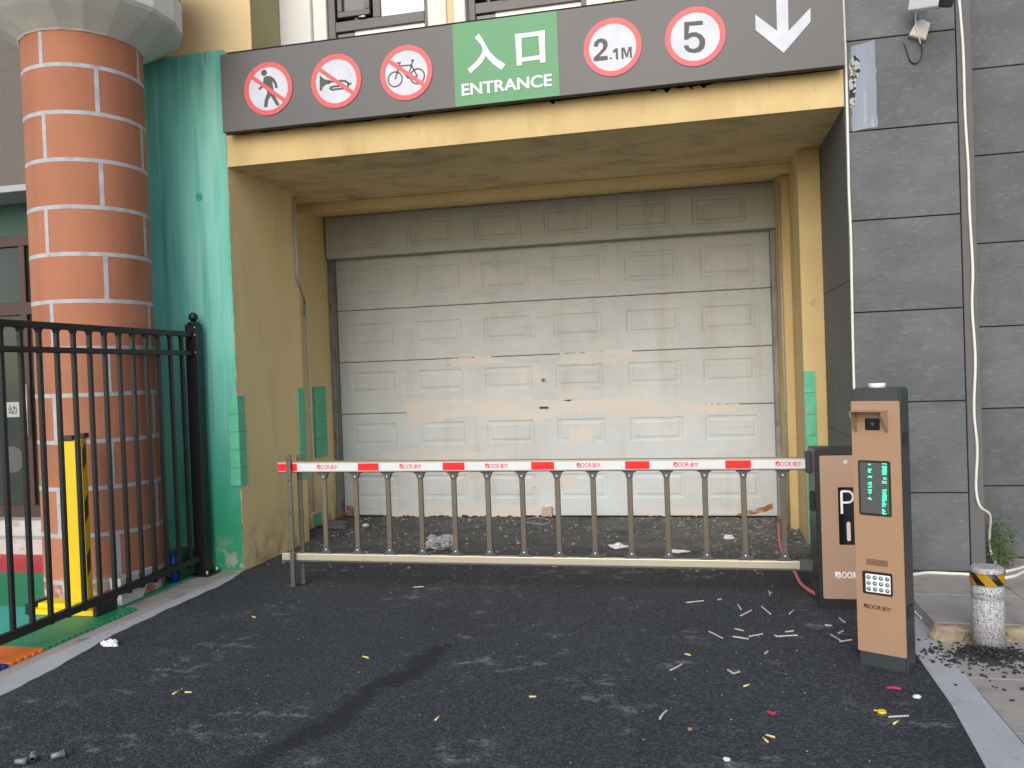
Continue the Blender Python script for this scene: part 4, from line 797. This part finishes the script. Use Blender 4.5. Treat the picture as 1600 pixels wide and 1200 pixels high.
# ------------------------------------------------------------------ weeds, stones, crumbs, gravel
W = thing('weed', 'green feathery weed growing at the foot of the slate wall behind the bollard', 'plant', (2.0, 6.3, .08))
bs, bl = BM(), BM()
for s in range(26):
    b0 = Vector((1.98+random.gauss(0, .05), 6.36+random.gauss(0, .07), .08)); hgt = random.uniform(.12, .42); ln_ = Vector((random.uniform(-.2, .2), random.uniform(-.15, .1), 1)).normalized()
    if s < 6: ln_ = Vector((random.uniform(-.8, .9), -.3, .6)).normalized(); hgt = .2
    P = [b0+ln_*hgt*k/5+Vector((random.gauss(0, .008), random.gauss(0, .008), -.02*(k/5)**2)) for k in range(6)]; tube(bs, P, .003, 5, rend=.001)
    for k in range(int(hgt*95)):
        f = random.uniform(.15, 1); p = P[min(5, int(f*5))].lerp(P[min(5, int(f*5)+1)], f*5 % 1); d = Vector((random.gauss(0, 1), random.gauss(0, 1), random.gauss(.3, .6))).normalized(); l = random.uniform(.02, .055); sd_ = d.cross(Vector((random.random(), random.random(), 1))).normalized()*l*.14
        v = [bl.verts.new(q) for q in (p, p+d*l*.5+sd_, p+d*l-Vector((0, 0, l*.15)), p+d*l*.5-sd_)]; bl.faces.new(v)
obj('stem', bs, 'stem', W); obj('foliage', bl, 'leaf', W)
def rock(c_, sc, m, label, name='rock', cat='stone', sub=3, jit=.06, group=None):
    b = BM(); t = bmesh.new(); bmesh.ops.create_icosphere(t, subdivisions=sub, radius=1); ph = [random.uniform(0, 6) for _ in range(6)]
    for v in t.verts:
        p = v.co.copy(); k = 1+.12*math.sin(3*p.x+ph[0])*math.sin(3.3*p.y+ph[1])+.1*math.sin(5*p.z+ph[2]+2*p.x)+random.uniform(-jit, jit)
        q = Vector([math.copysign(abs(a)**.7, a) for a in p]); v.co = Vector((c_[0]+q.x*sc[0]*k, c_[1]+q.y*sc[1]*k, max(0, c_[2]+q.z*sc[2]*k)))
    add(b, t); return solo(name, b, m, label, cat, group)
rock((1.31, 4.93, .03), (.10, .065, .055), 'rock', 'rough tan rock under the paving edge left of the bollard')
rock((1.66, 4.96, .03), (.10, .06, .055), 'rock', 'rough tan rock under the paving edge right of the bollard')
rock((-3.69, 7.98, .03), (.13, .08, .045), 'stone', 'flat grey stone block on the asphalt at the left door jamb')
rock((2.45, 6.4, .12), (.16, .09, .06), 'stone', 'dark stone lump by the weed at the foot of the slate wall')
def scatter(n, f, m, name, rr, label=None):
    b = BM(); t0 = bmesh.new(); bmesh.ops.create_icosphere(t0, subdivisions=1, radius=1); base = [v.co.copy() for v in t0.verts]; fc = [[v.index for v in q.verts] for q in t0.faces]; t0.free()
    for _ in range(n):
        x, yv, z = f(); r = rr(); q = Matrix.Rotation(random.uniform(0, 6.28), 3, 'Z'); s = (random.uniform(.6, 1.3), random.uniform(.6, 1.3), random.uniform(.4, .9))
        vs = [b.verts.new(Vector((x, yv, z))+q @ Vector((p.x*s[0], p.y*s[1], p.z*s[2]))*r*random.uniform(.75, 1.15)) for p in base]
        for c_ in fc: b.faces.new([vs[i] for i in c_])
    o = obj(name, b, m); o['kind'] = 'stuff'; return o
def heap():
    if random.random() < .75:
        a = random.gauss(0, .14); b = random.gauss(0, .09); d = math.hypot(a/.2, b/.15); return (1.42+a, 4.66+b, .006+max(0, .05*(1-d))*random.random())
    return (1.42+random.gauss(0, .22), 4.62+random.gauss(0, .18), .008)
scatter(850, heap, 'crumb', 'asphalt_crumbs', lambda: random.uniform(.004, .014))
def dirt():
    while True:
        x, yv = random.uniform(-3.6, 1.0), random.uniform(6.3, 8.6)
        wgt = .06+.5*max(0, (yv-7.0)/1.6)*.5+max(0, (x+.6)/1.6)*max(0, (yv-6.3)/2)*.9
        if random.random() < wgt: return (x, yv, .002)
scatter(2200, dirt, 'gravel', 'gravel', lambda: random.choice((.005, .007, .009, .012, .02)))
def drift():
    x = random.uniform(-3.3, .95); yv = random.uniform(2.6, 6.2); return (x, yv, .001)
scatter(240, drift, 'wood', 'pale_grit', lambda: random.choice((.0015, .002, .003, .004)))
# ------------------------------------------------------------------ litter
def sliver(pts, wd=.008, m='wood', z=.004, th=.004):
    b = BM(); P = [tuple(gnd(*p).xy) for p in pts]; 
    for i in range(len(P)-1): prism(b, XY, strokep([P[i], P[i+1]], wd*random.uniform(.8, 1.2)), z-.003, z+th)
    return b
SP = [[(1072, 942), (1100, 939)], [(1121, 938), (1127, 936)], [(1153, 945), (1158, 953)], [(1157, 963), (1174, 954)], [(1190, 948), (1204, 960)], [(1202, 928), (1206, 926)], [(1233, 960), (1240, 954)], [(1107, 987), (1118, 992), (1129, 998)], [(1148, 983), (1162, 986)],
      [(1170, 995), (1192, 991)], [(1212, 995), (1246, 993)], [(1210, 993), (1220, 996)], [(1298, 992), (1313, 1001)], [(1310, 990), (1318, 986)], [(1312, 1003), (1331, 1000)], [(1311, 966), (1320, 973)], [(1289, 977), (1300, 978)], [(1047, 1048), (1058, 1043), (1066, 1038)], [(1137, 1047), (1146, 1053), (1156, 1050)],
      [(1195, 1022), (1200, 1018)], [(1031, 1124), (1036, 1116), (1042, 1111)], [(1388, 1121), (1420, 1119)], [(646, 918), (662, 917)], [(1201, 923), (1203, 931)], [(1145, 995), (1170, 999)], [(1227, 988), (1240, 986)]]
for i, s in enumerate(SP):
    solo('splinter', sliver(s, random.uniform(.003, .0075), z=.003, th=.0025), 'wood', 'thin pale splinter lying on the dark asphalt', 'splinter', 'pale splinters scattered on the asphalt')
for s in ([(680, 1127), (687, 1121)], [(827, 1090), (838, 1090)], [(1070, 1023), (1079, 1025)], [(1162, 1074), (1171, 1071)], [(1192, 1154), (1202, 1163)], [(1197, 1150), (1211, 1154)], [(1396, 1133), (1405, 1127)], [(270, 1086), (283, 1079)], [(289, 1083), (300, 1083)], [(567, 1027), (576, 1029)], [(394, 964), (402, 967)]):
    a, b = gnd(*s[0]), gnd(*s[1]); b = a+(b-a).normalized()*max(.028, min(.045, (b-a).length)); bm = BM(); tube(bm, [a+Vector((0, 0, .005)), b+Vector((0, 0, .005))], .0045, 8); solo('cigarette_butt', bm, 'butt', 'yellowish cigarette butt lying on the asphalt', 'cigarette butt', 'cigarette butts on the asphalt')
p = gnd(1378, 1114); bm = BM(); lathe(bm, p.x, p.y, [(.018, .001), (.02, .006), (.017, .011)], 20); box(bm, p.x-.03, p.x-.015, p.y+.012, p.y+.02, .002, .006); solo('bottle_cap', bm, 'yellow_lid', 'bright yellow plastic cap on the asphalt in front of the terminal', 'bottle cap')
p = gnd(1078, 1140); bm = BM(); lathe(bm, p.x, p.y, [(.010, .001), (.0105, .004), (.009, .006)], 20); solo('bottle_cap', bm, 'coin', 'small round brown cap on the asphalt', 'bottle cap')
solo('paper_scrap', sliver([(1386, 1076), (1395, 1075), (1408, 1077)], .014, z=.004, th=.003), 'red_scrap', 'red paper scrap on the asphalt in front of the terminal', 'scrap')
solo('paper_scrap', sliver([(1200, 1113), (1210, 1117)], .010, z=.004, th=.003), 'red_scrap', 'dull red strip of litter on the asphalt near two cigarette butts', 'scrap')
from mathutils import noise as mnoise
def crumple(px, py, r, m, label, name='tissue', cat='tissue', sc=(1, 1, .5)):
    p = gnd(px, py); t = bmesh.new(); bmesh.ops.create_icosphere(t, subdivisions=4, radius=1); o_ = Vector((random.random()*50, random.random()*50, 0))
    for v in t.verts:
        q = v.co; k = 1+.55*mnoise.noise(q*1.6+o_)+.5*abs(mnoise.noise(q*3.3+o_))-.25*abs(mnoise.noise(q*7+o_))
        v.co = Vector((p.x+q.x*sc[0]*r*k, p.y+q.y*sc[1]*r*k, max(.0005, r*sc[2]*.62+q.z*sc[2]*r*k)))
    b = BM(); add(b, t); return solo(name, b, m, label, cat)
crumple(172, 1009, .04, 'tissue', 'white crumpled tissue on the left kerb edge', sc=(1.2, .7, .5)); crumple(866, 884, .045, 'tissue', 'white crumpled paper just in front of the barrier rail', 'crumpled_paper', 'paper', sc=(1, .8, .5))
crumple(966, 856, .055, 'tissue', 'white torn paper behind the barrier rail', 'crumpled_paper', 'paper', (1.2, .7, .4)); crumple(1060, 863, .045, 'tissue', 'flat white paper scrap behind the barrier rail', 'crumpled_paper', 'paper', (1.7, .6, .25)); crumple(1139, 842, .045, 'tissue', 'white scrap on the gravel by the door jamb', 'crumpled_paper', 'paper', (.8, .8, .5))
crumple(688, 856, .13, 'bag', 'crumpled clear plastic bag behind the barrier bars', 'plastic_bag', 'bag', (1.0, .8, .5))
crumple(571, 822, .028, 'tissue', 'small white pebble of litter near the left jamb', 'crumpled_paper', 'paper'); crumple(1433, 1090, .014, 'tissue', 'tiny white scrap near the red scrap', 'crumpled_paper', 'paper')
crumple(1136, 1188, .012, 'tissue', 'tiny white scrap on the near asphalt', 'crumpled_paper', 'paper')
bm = BM(); q = FD.hit(856, 799); prism(bm, FD, jag([(q[0]-.055, .015), (q[0]+.05, .015), (q[0]+.05, .11), (q[0]-.055, .11)], .02, .004), .008, .05); solo('wood_block', bm, 'brickbit', 'small pale wood block leaning at the foot of the garage door', 'wood block')
for i, (px, py, a, lab) in enumerate(((90, 1186, .9, 'clear plastic cup lying on its side at the front left corner'), (52, 1190, 2.2, 'crushed clear plastic cup beside the other cups at the front left'), (33, 1196, .2, 'pale plastic cup fragment nearest the lower left corner'))):
    p = gnd(px, py); b = BM(); d = Vector((math.cos(a), math.sin(a), 0)); P = [p+Vector((0, 0, .018))-d*.022, p+Vector((0, 0, .016)), p+Vector((0, 0, .018))+d*.022]; tube(b, P, .010, 14, caps=False, rend=.015); bmesh.ops.solidify(b, geom=b.faces[:], thickness=.001)
    tube(b, [P[-1]+Vector((0, 0, 0)), P[-1]+d*.002], .0165, 14); solo('plastic_cup', b, 'cup', lab, 'cup')
